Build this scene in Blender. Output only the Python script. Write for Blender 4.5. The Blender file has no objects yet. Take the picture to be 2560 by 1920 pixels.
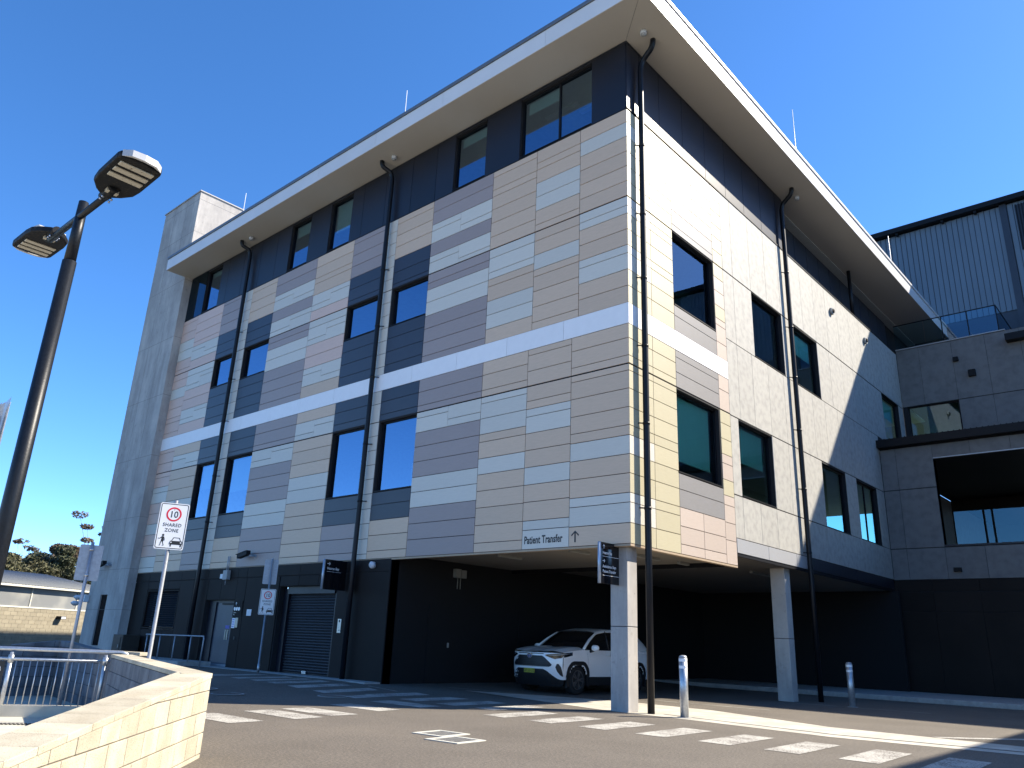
import bpy, bmesh, math, random
from mathutils import Vector, Matrix
import numpy as np
random.seed(7)
rng = np.random.default_rng(7)
sc = bpy.context.scene
col = sc.collection
R = math.radians

# ------------------------------------------------------------------ camera
cam_d = bpy.data.cameras.new('camera'); cam = bpy.data.objects.new('camera', cam_d); col.objects.link(cam)
cam_d.sensor_width = 36.0; cam_d.lens = 27.287; cam_d.clip_start = 0.05; cam_d.clip_end = 3000
RX = Vector((0.74890657, 0.66155216, 0.03857055))
DN = Vector((-0.18207744, 0.26138564, -0.94790577))
FW = Vector((-0.6371709, 0.70287004, 0.31620714))
m = Matrix((RX, -DN, -FW)).transposed().to_4x4(); m.translation = Vector((0, 0, 1.25))
cam.matrix_world = m
sc.camera = cam

# ------------------------------------------------------------------ sky, sun, exposure
SUN = Vector((1.0, 1.29, 1.41)).normalized()
EL = math.asin(SUN.z); AZ = math.atan2(SUN.x, SUN.y)
w = bpy.data.worlds.new('World'); sc.world = w; w.use_nodes = True
nt = w.node_tree; nt.nodes.clear()
sky = nt.nodes.new('ShaderNodeTexSky'); sky.sky_type = 'NISHITA'; sky.sun_disc = False
sky.sun_elevation = EL; sky.sun_rotation = AZ; sky.altitude = 50
sky.air_density = 0.6; sky.dust_density = 0.15; sky.ozone_density = 5.0
hs = nt.nodes.new('ShaderNodeHueSaturation'); hs.inputs['Saturation'].default_value = 1.16; hs.inputs['Value'].default_value = 1.06
bg = nt.nodes.new('ShaderNodeBackground'); bg.inputs['Strength'].default_value = 0.15
wo = nt.nodes.new('ShaderNodeOutputWorld')
nt.links.new(sky.outputs[0], hs.inputs['Color']); nt.links.new(hs.outputs[0], bg.inputs[0]); nt.links.new(bg.outputs[0], wo.inputs[0])
sd = bpy.data.lights.new('sun', 'SUN'); sd.energy = 5.0; sd.angle = R(0.5); sd.color = (1.0, 0.91, 0.76)
so = bpy.data.objects.new('sun', sd); col.objects.link(so); so.location = (20, 26, 40)
so.rotation_euler = SUN.to_track_quat('Z', 'Y').to_euler()
vs = sc.view_settings; vs.view_transform = 'Standard'; vs.look = 'None'; vs.gamma = 1.0; vs.use_curve_mapping = False
vs.exposure = 1.2
sc.render.engine = 'CYCLES'
sc.cycles.max_bounces = 8; sc.cycles.diffuse_bounces = 4; sc.cycles.glossy_bounces = 4; sc.cycles.transparent_max_bounces = 12
sc.cycles.use_denoising = True
sc.cycles.sample_clamp_indirect = 6

# ------------------------------------------------------------------ materials
MATS = {}
def new_mat(name):
    mt = bpy.data.materials.new(name); mt.use_nodes = True
    n = mt.node_tree; n.nodes.clear()
    out = n.nodes.new('ShaderNodeOutputMaterial'); b = n.nodes.new('ShaderNodeBsdfPrincipled')
    n.links.new(b.outputs[0], out.inputs[0]); MATS[name] = mt
    return mt, n, b, out
def mat(name, c, rough=0.6, metal=0.0, var=0.06, scale=6.0, detail=4, stretch=(1, 1, 1), bump=0.0, bscale=60, pvar=0.0, spec=0.5,
        c2=None, ramp=(0.4, 0.6), coat=0.0):
    """principled with a noise tint, optional second colour in patches, fine bump and a small change from piece to piece"""
    mt, n, b, out = new_mat(name)
    tc = n.nodes.new('ShaderNodeNewGeometry')
    mp = n.nodes.new('ShaderNodeVectorMath'); mp.operation = 'MULTIPLY'; mp.inputs[1].default_value = stretch
    n.links.new(tc.outputs['Position'], mp.inputs[0])
    ns = n.nodes.new('ShaderNodeTexNoise'); ns.inputs['Scale'].default_value = scale; ns.inputs['Detail'].default_value = detail
    n.links.new(mp.outputs[0], ns.inputs['Vector'])
    rp = n.nodes.new('ShaderNodeValToRGB')
    lo = [max(0, v * (1 - var)) for v in c]; hi = [min(1, v * (1 + var)) for v in c]
    if c2: hi = list(c2); rp.color_ramp.elements[0].position = ramp[0]; rp.color_ramp.elements[1].position = ramp[1]; lo = list(c)
    else: rp.color_ramp.elements[0].position = 0.3; rp.color_ramp.elements[1].position = 0.7
    rp.color_ramp.elements[0].color = (*lo, 1); rp.color_ramp.elements[1].color = (*hi, 1)
    n.links.new(ns.outputs['Fac'], rp.inputs[0])
    src = rp.outputs[0]
    if pvar:
        oi = n.nodes.new('ShaderNodeObjectInfo')
        mr = n.nodes.new('ShaderNodeMapRange'); mr.inputs['To Min'].default_value = 1 - pvar; mr.inputs['To Max'].default_value = 1 + pvar
        n.links.new(oi.outputs['Random'], mr.inputs['Value'])
        hv = n.nodes.new('ShaderNodeHueSaturation'); n.links.new(mr.outputs[0], hv.inputs['Value']); n.links.new(src, hv.inputs['Color'])
        src = hv.outputs[0]
    n.links.new(src, b.inputs['Base Color'])
    b.inputs['Roughness'].default_value = rough; b.inputs['Metallic'].default_value = metal
    b.inputs['Specular IOR Level'].default_value = spec
    if coat: b.inputs['Coat Weight'].default_value = coat; b.inputs['Coat Roughness'].default_value = 0.05
    if bump:
        n2 = n.nodes.new('ShaderNodeTexNoise'); n2.inputs['Scale'].default_value = bscale; n2.inputs['Detail'].default_value = 5
        n.links.new(mp.outputs[0], n2.inputs['Vector'])
        bp = n.nodes.new('ShaderNodeBump'); bp.inputs['Strength'].default_value = bump; bp.inputs['Distance'].default_value = 0.01
        n.links.new(n2.outputs['Fac'], bp.inputs['Height']); n.links.new(bp.outputs[0], b.inputs['Normal'])
    return mt
def mixcol(n, fac, a, b_, blend='MIX'):
    mx = n.nodes.new('ShaderNodeMix'); mx.data_type = 'RGBA'; mx.blend_type = blend
    for sock, v in ((mx.inputs[0], fac), (mx.inputs[6], a), (mx.inputs[7], b_)):
        if hasattr(v, 'is_linked') or hasattr(v, 'links'): n.links.new(v, sock)
        else: sock.default_value = v if not isinstance(v, tuple) else (*v, 1)
    return mx.outputs[2]

PV = 0.045
mat('beige', (0.58, 0.42, 0.29), 0.5, var=0.05, scale=3, stretch=(2, 2, 26), pvar=PV, bump=0.03)
mat('pink', (0.62, 0.43, 0.34), 0.5, var=0.05, scale=3, stretch=(2, 2, 26), pvar=PV, bump=0.03)
mat('pale', (0.57, 0.53, 0.455), 0.5, var=0.04, scale=3, stretch=(2, 2, 26), pvar=PV, bump=0.03)
mat('violet', (0.315, 0.25, 0.225), 0.5, var=0.05, scale=3, stretch=(2, 2, 26), pvar=PV, bump=0.03)
mat('navy', (0.026, 0.026, 0.036), 0.42, var=0.1, scale=3, stretch=(2, 2, 26), pvar=0.08)
mat('white_band', (0.78, 0.76, 0.75), 0.4, var=0.02, pvar=0.02)
mat('cream', (0.43, 0.38, 0.25), 0.5, var=0.04, scale=3, stretch=(2, 2, 26), pvar=PV, bump=0.03)  # beige for the sunlit side, sun tone put into the colour
mat('pink_sunlit', (0.44, 0.36, 0.30), 0.5, var=0.05, scale=3, stretch=(2, 2, 26), pvar=PV)  # sunlit-side copy of pink, its colour toned for the sun
mat('grey_sunlit', (0.20, 0.19, 0.185), 0.5, var=0.06, scale=3, stretch=(2, 2, 26), pvar=PV)
mat('dark_band', (0.010, 0.012, 0.020), 0.4, spec=0.35, var=0.15, scale=0.6, pvar=0.12)
mat('joint', (0.012, 0.012, 0.014), 0.9)
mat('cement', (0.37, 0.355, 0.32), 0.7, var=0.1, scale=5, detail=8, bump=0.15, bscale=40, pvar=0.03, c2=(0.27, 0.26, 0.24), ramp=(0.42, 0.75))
mat('cement_shade', (0.15, 0.15, 0.15), 0.7, scale=4, detail=9, bump=0.15, bscale=40, pvar=0.04, c2=(0.115, 0.115, 0.115), ramp=(0.40, 0.72))  # darker copy of cement, the wing's shade put into the colour; also joint lines
mat('grey_metal', (0.33, 0.33, 0.335), 0.45, var=0.05, scale=20, pvar=0.03)
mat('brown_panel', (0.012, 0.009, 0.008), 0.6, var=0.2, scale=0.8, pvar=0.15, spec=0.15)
mat('fascia', (0.62, 0.61, 0.60), 0.35, var=0.03, scale=1.5, pvar=0.02)
mat('gutter', (0.10, 0.115, 0.14), 0.4)
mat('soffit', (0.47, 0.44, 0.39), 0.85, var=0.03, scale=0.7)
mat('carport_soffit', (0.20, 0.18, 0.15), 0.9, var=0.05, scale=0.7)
mat('return_trim', (0.36, 0.27, 0.18), 0.6)
mat('black_pipe', (0.006, 0.007, 0.010), 0.4, var=0.2, spec=0.25)
mat('frame', (0.006, 0.006, 0.008), 0.5, spec=0.2)
mat('interior', (0.22, 0.24, 0.23), 0.9, var=0.1)
mat('carport_shade', (0.004, 0.004, 0.005), 0.9)  # near black: the carport's deep shade put into wall and door colour
mat('ceiling_white', (0.45, 0.47, 0.45), 0.8)
mat('blind', (0.60, 0.62, 0.58), 0.8, var=0.02)
mat('galv', (0.46, 0.48, 0.50), 0.38, metal=0.75, var=0.12, scale=25, bump=0.06)
mat('galv_dull', (0.33, 0.35, 0.38), 0.5, metal=0.5, var=0.12, scale=20)
mat('white_paint', (0.78, 0.78, 0.77), 0.5)
mat('reflective', (0.80, 0.80, 0.80), 0.3)
mat('sign_white', (0.74, 0.74, 0.74), 0.4, var=0.02, scale=2)
mat('sign_black', (0.012, 0.012, 0.012), 0.5)
mat('sign_red', (0.62, 0.01, 0.03), 0.45)
mat('dir_sign', (0.006, 0.006, 0.008), 0.12)
mat('dir_edge', (0.36, 0.42, 0.50), 0.35, metal=0.4)
mat('door', (0.05, 0.06, 0.08), 0.42, var=0.1, scale=2)
mat('roller', (0.010, 0.012, 0.018), 0.45, spec=0.25)
mat('steel', (0.48, 0.46, 0.42), 0.35, metal=0.5)
mat('lamp_body', (0.006, 0.007, 0.009), 0.6, c2=(0.03, 0.025, 0.02), ramp=(0.55, 0.7), scale=30, spec=0.2)
mat('lamp_top', (0.42, 0.43, 0.45), 0.45)
mat('led_lens', (0.40, 0.37, 0.30), 0.4, c2=(0.10, 0.08, 0.06), ramp=(0.6, 0.72), scale=40)
mat('pole', (0.006, 0.008, 0.012), 0.42, var=0.3, scale=40, bump=0.1, spec=0.3)
mat('camera_white', (0.55, 0.58, 0.62), 0.4)
mat('grey_box', (0.30, 0.31, 0.31), 0.6)
mat('light_strip', (0.22, 0.22, 0.20), 0.5)
mat('kerb', (0.34, 0.33, 0.31), 0.85, var=0.15, scale=8, detail=8)
mat('path_light', (0.50, 0.46, 0.37), 0.85, var=0.1, scale=4, detail=8, bump=0.2)
mat('iron', (0.10, 0.095, 0.09), 0.6, metal=0.3)
mat('terrain', (0.06, 0.065, 0.035), 1.0, var=0.3, scale=0.5)
mat('bark', (0.20, 0.16, 0.13), 0.9, var=0.3, scale=4)
mat('leaf_olive', (0.085, 0.080, 0.032), 0.7, var=0.3, scale=1.2, pvar=0.1)
mat('leaf_green', (0.048, 0.055, 0.022), 0.7, var=0.35, scale=1.2, pvar=0.1)
mat('leaf_brown', (0.115, 0.082, 0.048), 0.7, var=0.3, scale=1.2, pvar=0.1)
mat('bg_block', (0.27, 0.235, 0.17), 0.85, var=0.08, scale=3, pvar=0.09, bump=0.1)
mat('mortar_light', (0.42, 0.38, 0.29), 0.9)
mat('tin_roof', (0.17, 0.18, 0.185), 0.5, var=0.06, scale=0.6)
mat('frost', (0.20, 0.205, 0.205), 0.3, scale=0.5, detail=3, c2=(0.34, 0.33, 0.30), ramp=(0.5, 0.68))
mat('white_trim', (0.60, 0.58, 0.50), 0.5)
mat('clad_rib', (0.115, 0.150, 0.185), 0.45, var=0.06, scale=0.5, pvar=0.05)
mat('clad_dark', (0.020, 0.026, 0.040), 0.5)
mat('rubber', (0.012, 0.012, 0.012), 0.75)
mat('car_white', (0.84, 0.82, 0.79), 0.30, var=0.01, coat=0.9)
mat('car_black', (0.010, 0.010, 0.011), 0.45)
mat('car_glass', (0.008, 0.009, 0.010), 0.06, spec=0.8)
mat('car_lens', (0.18, 0.19, 0.21), 0.1, spec=0.8)
mat('alloy', (0.16, 0.15, 0.145), 0.35, metal=0.7)
mat('badge_blue', (0.02, 0.06, 0.22), 0.2, metal=0.3)
mat('chrome', (0.6, 0.6, 0.62), 0.15, metal=1.0)
mat('plate_yellow', (0.33, 0.33, 0.02), 0.5)
mat('tail_red', (0.25, 0.01, 0.01), 0.2)
mat('push_plate', (0.55, 0.48, 0.36), 0.4)
mat('blue_sign', (0.15, 0.16, 0.55), 0.5)
mat('locker', (0.035, 0.027, 0.020), 0.5)

def glass_mat(name, tint, refl, fac):
    mt, n, b, out = new_mat(name)
    n.nodes.remove(b)
    tr = n.nodes.new('ShaderNodeBsdfTransparent'); tr.inputs[0].default_value = (*tint, 1)
    gl = n.nodes.new('ShaderNodeBsdfGlossy'); gl.inputs[0].default_value = (*refl, 1); gl.inputs['Roughness'].default_value = 0.015
    lw = n.nodes.new('ShaderNodeLayerWeight'); lw.inputs['Blend'].default_value = 0.35
    mr = n.nodes.new('ShaderNodeMapRange'); mr.inputs['To Min'].default_value = fac; mr.inputs['To Max'].default_value = 1.0
    n.links.new(lw.outputs['Fresnel'], mr.inputs['Value'])
    ns = n.nodes.new('ShaderNodeTexNoise'); ns.inputs['Scale'].default_value = 0.9; ns.inputs['Detail'].default_value = 1
    bp = n.nodes.new('ShaderNodeBump'); bp.inputs['Strength'].default_value = 0.05; bp.inputs['Distance'].default_value = 0.05
    n.links.new(ns.outputs['Fac'], bp.inputs['Height']); n.links.new(bp.outputs[0], gl.inputs['Normal'])
    mx = n.nodes.new('ShaderNodeMixShader')
    n.links.new(mr.outputs[0], mx.inputs[0]); n.links.new(tr.outputs[0], mx.inputs[1]); n.links.new(gl.outputs[0], mx.inputs[2])
    n.links.new(mx.outputs[0], out.inputs[0])
glass_mat('glass_blue', (0.45, 0.62, 0.58), (0.50, 0.72, 1.0), 0.30)
glass_mat('glass_teal', (0.52, 0.92, 0.78), (0.55, 0.75, 0.95), 0.10)
glass_mat('glass_dark', (0.12, 0.18, 0.18), (0.30, 0.45, 0.60), 0.08)
glass_mat('glass_rail', (0.55, 0.80, 0.90), (0.6, 0.8, 1.0), 0.04)

def asphalt():
    mt, n, b, out = new_mat('asphalt')
    g = n.nodes.new('ShaderNodeNewGeometry'); P = g.outputs['Position']
    def noise(s, d=4, rgh=0.6):
        t = n.nodes.new('ShaderNodeTexNoise'); t.inputs['Scale'].default_value = s; t.inputs['Detail'].default_value = d
        t.inputs['Roughness'].default_value = rgh; n.links.new(P, t.inputs['Vector']); return t.outputs['Fac']
    def ramp(src, stops):
        r = n.nodes.new('ShaderNodeValToRGB'); e = r.color_ramp.elements
        while len(e) < len(stops): e.new(0.5)
        for i, (p, c) in enumerate(stops): e[i].position = p; e[i].color = (*c, 1)
        n.links.new(src, r.inputs[0]); return r.outputs[0]
    patch = ramp(noise(0.45, 5), [(0.32, (0.098, 0.083, 0.066)), (0.5, (0.118, 0.101, 0.082)), (0.72, (0.140, 0.119, 0.095))])
    grit = ramp(noise(30, 5, 0.9), [(0.34, (0.42, 0.42, 0.43)), (0.5, (0.95, 0.95, 0.95)), (0.62, (1.75, 1.72, 1.62))])
    c = mixcol(n, 1.0, patch, grit, 'MULTIPLY')
    sp = ramp(noise(160, 2, 0.5), [(0.68, (0, 0, 0)), (0.72, (1, 1, 1))])
    c = mixcol(n, sp, c, (0.26, 0.25, 0.22))
    seam = ramp(noise(0.9, 3), [(0.492, (1, 1, 1)), (0.499, (0.72, 0.72, 0.72)), (0.506, (1, 1, 1))])
    c = mixcol(n, 0.35, c, mixcol(n, 1.0, c, seam, 'MULTIPLY'))
    n.links.new(c, b.inputs['Base Color']); b.inputs['Roughness'].default_value = 0.85
    bp = n.nodes.new('ShaderNodeBump'); bp.inputs['Strength'].default_value = 0.6; bp.inputs['Distance'].default_value = 0.006
    n.links.new(noise(90, 4, 0.8), bp.inputs['Height']); n.links.new(bp.outputs[0], b.inputs['Normal'])
asphalt()
def worn_paint():
    mt, n, b, out = new_mat('line_paint')
    g = n.nodes.new('ShaderNodeNewGeometry')
    t = n.nodes.new('ShaderNodeTexNoise'); t.inputs['Scale'].default_value = 38; t.inputs['Detail'].default_value = 5; t.inputs['Roughness'].default_value = 0.75
    n.links.new(g.outputs['Position'], t.inputs['Vector'])
    t2 = n.nodes.new('ShaderNodeTexNoise'); t2.inputs['Scale'].default_value = 2.2; t2.inputs['Detail'].default_value = 4
    n.links.new(g.outputs['Position'], t2.inputs['Vector'])
    ad = n.nodes.new('ShaderNodeMath'); ad.operation = 'MULTIPLY_ADD'; ad.inputs[1].default_value = 0.35
    n.links.new(t2.outputs['Fac'], ad.inputs[0]); n.links.new(t.outputs['Fac'], ad.inputs[2])
    r = n.nodes.new('ShaderNodeValToRGB'); e = r.color_ramp.elements
    e[0].position = 0.60; e[0].color = (0.12, 0.10, 0.085, 1); e[1].position = 0.70; e[1].color = (0.46, 0.44, 0.39, 1)
    n.links.new(ad.outputs[0], r.inputs[0]); n.links.new(r.outputs[0], b.inputs['Base Color']); b.inputs['Roughness'].default_value = 0.75
worn_paint()
def concrete(name, base, dark, joints=None):
    mt, n, b, out = new_mat(name)
    g = n.nodes.new('ShaderNodeNewGeometry'); P = g.outputs['Position']
    def noise(s, d=6, rgh=0.65, st=None):
        v = P
        if st:
            q = n.nodes.new('ShaderNodeVectorMath'); q.operation = 'MULTIPLY'; q.inputs[1].default_value = st; n.links.new(P, q.inputs[0]); v = q.outputs[0]
        t = n.nodes.new('ShaderNodeTexNoise'); t.inputs['Scale'].default_value = s; t.inputs['Detail'].default_value = d
        t.inputs['Roughness'].default_value = rgh; n.links.new(v, t.inputs['Vector']); return t.outputs['Fac']
    def ramp(src, a, c0, b_, c1):
        r = n.nodes.new('ShaderNodeValToRGB'); e = r.color_ramp.elements
        e[0].position = a; e[0].color = (*c0, 1); e[1].position = b_; e[1].color = (*c1, 1); n.links.new(src, r.inputs[0]); return r.outputs[0]
    c = ramp(noise(0.8), 0.3, dark, 0.7, base)
    st = ramp(noise(1.4, 8, 0.7, (1.0, 1.0, 0.22)), 0.44, (0.70, 0.70, 0.71), 0.60, (1, 1, 1))
    c = mixcol(n, 0.8, c, mixcol(n, 1.0, c, st, 'MULTIPLY'))
    dk = ramp(noise(5.0, 8, 0.75), 0.30, (0.55, 0.55, 0.55), 0.42, (1, 1, 1))
    c = mixcol(n, 0.7, c, mixcol(n, 1.0, c, dk, 'MULTIPLY'))
    pit = ramp(noise(16, 3, 0.5), 0.72, (1, 1, 1), 0.76, (0.35, 0.35, 0.35))
    c = mixcol(n, 1.0, c, pit, 'MULTIPLY')
    n.links.new(c, b.inputs['Base Color']); b.inputs['Roughness'].default_value = 0.85
    bp = n.nodes.new('ShaderNodeBump'); bp.inputs['Strength'].default_value = 0.25; bp.inputs['Distance'].default_value = 0.01
    n.links.new(noise(25), bp.inputs['Height']); n.links.new(bp.outputs[0], b.inputs['Normal'])
concrete('concrete', (0.50, 0.47, 0.43), (0.36, 0.34, 0.32))
concrete('concrete_light', (0.58, 0.54, 0.45), (0.50, 0.46, 0.38))
def block_mat(name, base, dark, dots):
    mt, n, b, out = new_mat(name)
    g = n.nodes.new('ShaderNodeNewGeometry'); P = g.outputs['Position']
    oi = n.nodes.new('ShaderNodeObjectInfo')
    t = n.nodes.new('ShaderNodeTexNoise'); t.inputs['Scale'].default_value = 3; t.inputs['Detail'].default_value = 8; n.links.new(P, t.inputs['Vector'])
    r = n.nodes.new('ShaderNodeValToRGB'); e = r.color_ramp.elements
    e[0].position = 0.35; e[0].color = (*dark, 1); e[1].position = 0.62; e[1].color = (*base, 1); n.links.new(t.outputs['Fac'], r.inputs[0])
    t2 = n.nodes.new('ShaderNodeTexNoise'); t2.inputs['Scale'].default_value = 130; t2.inputs['Detail'].default_value = 3; n.links.new(P, t2.inputs['Vector'])
    r2 = n.nodes.new('ShaderNodeValToRGB'); e = r2.color_ramp.elements
    e[0].position = 0.34; e[0].color = (*dots, 1); e[1].position = 0.42; e[1].color = (1, 1, 1, 1); n.links.new(t2.outputs['Fac'], r2.inputs[0])
    c = mixcol(n, 1.0, r.outputs[0], r2.outputs[0], 'MULTIPLY')
    mr = n.nodes.new('ShaderNodeMapRange'); mr.inputs['To Min'].default_value = 0.84; mr.inputs['To Max'].default_value = 1.10
    n.links.new(oi.outputs['Random'], mr.inputs['Value'])
    hv = n.nodes.new('ShaderNodeHueSaturation'); n.links.new(mr.outputs[0], hv.inputs['Value']); n.links.new(c, hv.inputs['Color'])
    n.links.new(hv.outputs[0], b.inputs['Base Color']); b.inputs['Roughness'].default_value = 0.9
    bp = n.nodes.new('ShaderNodeBump'); bp.inputs['Strength'].default_value = 0.5; bp.inputs['Distance'].default_value = 0.006
    n.links.new(t2.outputs['Fac'], bp.inputs['Height']); n.links.new(bp.outputs[0], b.inputs['Normal'])
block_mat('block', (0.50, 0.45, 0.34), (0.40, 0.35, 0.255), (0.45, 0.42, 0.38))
block_mat('block_shaded', (0.17, 0.18, 0.19), (0.10, 0.105, 0.115), (0.7, 0.7, 0.7))  # darker block, shade on these wall faces put into the colour
mat('mortar', (0.24, 0.21, 0.17), 0.95)
mat('mortar_dark', (0.05, 0.05, 0.055), 0.95)  # mortar darkened to go with the shaded blocks; also thin dark joints

# ------------------------------------------------------------------ builders
WORLD = {}          # object name -> world position of its origin
class MB:
    def __init__(s): s.v = []; s.f = []; s.sm = []
    def add(s, vs, fs, smooth=False):
        o = len(s.v); s.v += [tuple(p) for p in vs]; s.f += [tuple(i + o for i in f) for f in fs]; s.sm += [smooth] * len(fs); return s
    def box(s, x0, x1, y0, y1, z0, z1):
        return s.add([(x0, y0, z0), (x1, y0, z0), (x1, y1, z0), (x0, y1, z0), (x0, y0, z1), (x1, y0, z1), (x1, y1, z1), (x0, y1, z1)],
                     [(0, 3, 2, 1), (4, 5, 6, 7), (0, 1, 5, 4), (1, 2, 6, 5), (2, 3, 7, 6), (3, 0, 4, 7)])
    def tube(s, pts, r, n=12, cap=True, smooth=True):
        pts = [Vector(p) for p in pts]; rs = r if isinstance(r, (list, tuple)) else [r] * len(pts)
        rings = []; up = None
        for i, p in enumerate(pts):
            if i == 0: t = (pts[1] - p)
            elif i == len(pts) - 1: t = (p - pts[i - 1])
            else: t = (pts[i + 1] - p).normalized() + (p - pts[i - 1]).normalized()
            t.normalize()
            if up is None:
                a = Vector((0, 0, 1)) if abs(t.z) < 0.9 else Vector((1, 0, 0)); up = (a - t * a.dot(t)).normalized()
            else: up = (up - t * up.dot(t)).normalized()
            b = t.cross(up)
            k = 1.0
            if 0 < i < len(pts) - 1:
                cs = (pts[i + 1] - p).normalized().dot((p - pts[i - 1]).normalized()); k = 1.0 / max(0.75, math.sqrt((1 + cs) / 2))
            rings.append([p + (up * math.cos(2 * math.pi * j / n) + b * math.sin(2 * math.pi * j / n)) * rs[i] for j in range(n)])
        o = len(s.v)
        for g in rings: s.v += [tuple(q) for q in g]
        for i in range(len(rings) - 1):
            for j in range(n):
                s.f.append((o + i * n + j, o + i * n + (j + 1) % n, o + (i + 1) * n + (j + 1) % n, o + (i + 1) * n + j)); s.sm.append(smooth)
        if cap:
            s.f.append(tuple(o + j for j in reversed(range(n)))); s.sm.append(False)
            s.f.append(tuple(o + (len(rings) - 1) * n + j for j in range(n))); s.sm.append(False)
        return s
    def prism(s, poly, z0, z1):
        n = len(poly); a = sum(poly[i][0] * poly[(i + 1) % n][1] - poly[(i + 1) % n][0] * poly[i][1] for i in range(n))
        if a < 0: poly = poly[::-1]
        o = [(p[0], p[1], z0) for p in poly] + [(p[0], p[1], z1) for p in poly]
        return s.add(o, [tuple(reversed(range(n))), tuple(range(n, 2 * n))] + [(i, (i + 1) % n, n + (i + 1) % n, n + i) for i in range(n)])
    def xf(s, M):
        s.v = [tuple(M @ Vector(p)) for p in s.v]; return s
def origin_of(parent): return WORLD.get(parent.name, Vector((0, 0, 0))) if parent else Vector((0, 0, 0))
def finish(o, parent, at):
    col.objects.link(o)
    if parent: o.parent = parent
    o.location = at - origin_of(parent); WORLD[o.name] = at.copy(); return o
def build(name, mb, mt, parent=None, at=None, bevel=0.0, kind=None, shade=True, label=None):
    """one mesh object; geometry given in world coordinates; at = its origin (default: base centre of its bounds)"""
    if at is None:
        if parent: at = origin_of(parent)
        else:
            a = np.array(mb.v); at = Vector(((a[:, 0].min() + a[:, 0].max()) / 2, (a[:, 1].min() + a[:, 1].max()) / 2, a[:, 2].min()))
    at = Vector(at)
    me = bpy.data.meshes.new(name)
    me.from_pydata([(p[0] - at.x, p[1] - at.y, p[2] - at.z) for p in mb.v], [], mb.f)
    if any(mb.sm): me.polygons.foreach_set('use_smooth', mb.sm)
    me.materials.append(MATS[mt]); me.update()
    o = bpy.data.objects.new(name, me)
    finish(o, parent, at)
    if bevel:
        bv = o.modifiers.new('bevel', 'BEVEL'); bv.width = bevel; bv.segments = 2; bv.limit_method = 'ANGLE'
    if kind: o['kind'] = kind
    if label: o['label'] = label
    return o
def thing(name, label, cat, at, group=None):
    o = bpy.data.objects.new(name, None); o.empty_display_size = 0.2
    finish(o, None, Vector(at)); o['label'] = label; o['category'] = cat
    if group: o['group'] = group
    return o
def tag(o, label, cat, group=None):
    o['label'] = label; o['category'] = cat
    if group: o['group'] = group
    return o
class Plane:
    """a wall plane: u runs along it, z up, d outward"""
    def __init__(s, o, u, n): s.o = Vector(o); s.u = Vector(u); s.n = Vector(n)
    def p(s, u, z, d=0): q = s.o + s.u * u + s.n * d; return Vector((q.x, q.y, z))
    def box(s, mb, u0, u1, z0, z1, d0, d1):
        v = [s.p(u, z, d) for (u, z, d) in ((u0, z0, d0), (u1, z0, d0), (u1, z0, d1), (u0, z0, d1), (u0, z1, d0), (u1, z1, d0), (u1, z1, d1), (u0, z1, d1))]
        fs = [(0, 3, 2, 1), (4, 5, 6, 7), (0, 1, 5, 4), (1, 2, 6, 5), (2, 3, 7, 6), (3, 0, 4, 7)]
        if s.u.cross(s.n).z < 0: fs = [tuple(reversed(f)) for f in fs]
        return mb.add(v, fs)
PA = Plane((0, 14.1, 0), (1, 0, 0), (0, -1, 0))
XB = -9.21
PB = Plane((XB, 0, 0), (0, 1, 0), (1, 0, 0))
PC = Plane((0, 36.14, 0), (1, 0, 0), (0, -1, 0))
PL = Plane((0, 32.04, 0), (1, 0, 0), (0, -1, 0))
PM = Plane((0, 41.0, 0), (1, 0, 0), (0, -1, 0))
_pm = {}
def panel(pl, name, mt, u0, u1, z0, z1, parent, gap=0.0075, t=0.018, d=0.0, edge=True):
    """a cladding piece, meshes shared between pieces of one size"""
    w_ = round(u1 - u0 - 2 * gap, 3); h_ = round(z1 - z0 - 2 * gap, 3)
    key = (w_, h_, t, tuple(pl.n), mt)
    if key not in _pm:
        q = Plane((0, 0, 0), pl.u, pl.n); mb = MB(); b = 0.002
        v = []
        for (u, z, dd) in ((-w_/2, -h_/2, -t), (w_/2, -h_/2, -t), (w_/2, h_/2, -t), (-w_/2, h_/2, -t),
                           (-w_/2, -h_/2, -b), (w_/2, -h_/2, -b), (w_/2, h_/2, -b), (-w_/2, h_/2, -b),
                           (-w_/2+b, -h_/2+b, 0), (w_/2-b, -h_/2+b, 0), (w_/2-b, h_/2-b, 0), (-w_/2+b, h_/2-b, 0)):
            v.append(q.p(u, z, dd))
        fs = [(0, 1, 5, 4), (1, 2, 6, 5), (2, 3, 7, 6), (3, 0, 4, 7), (4, 5, 9, 8), (5, 6, 10, 9), (6, 7, 11, 10), (7, 4, 8, 11), (8, 9, 10, 11)]
        if pl.u.cross(Vector((0, 0, 1))).dot(pl.n) < 0: fs = [tuple(reversed(f)) for f in fs]
        me = bpy.data.meshes.new(name); me.from_pydata(v, [], fs); me.materials.append(MATS[mt]); _pm[key] = me
    o = bpy.data.objects.new(name, _pm[key])
    return finish(o, parent, pl.p((u0 + u1) / 2, (z0 + z1) / 2, d + random.uniform(-0.0008, 0.0008)))
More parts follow.
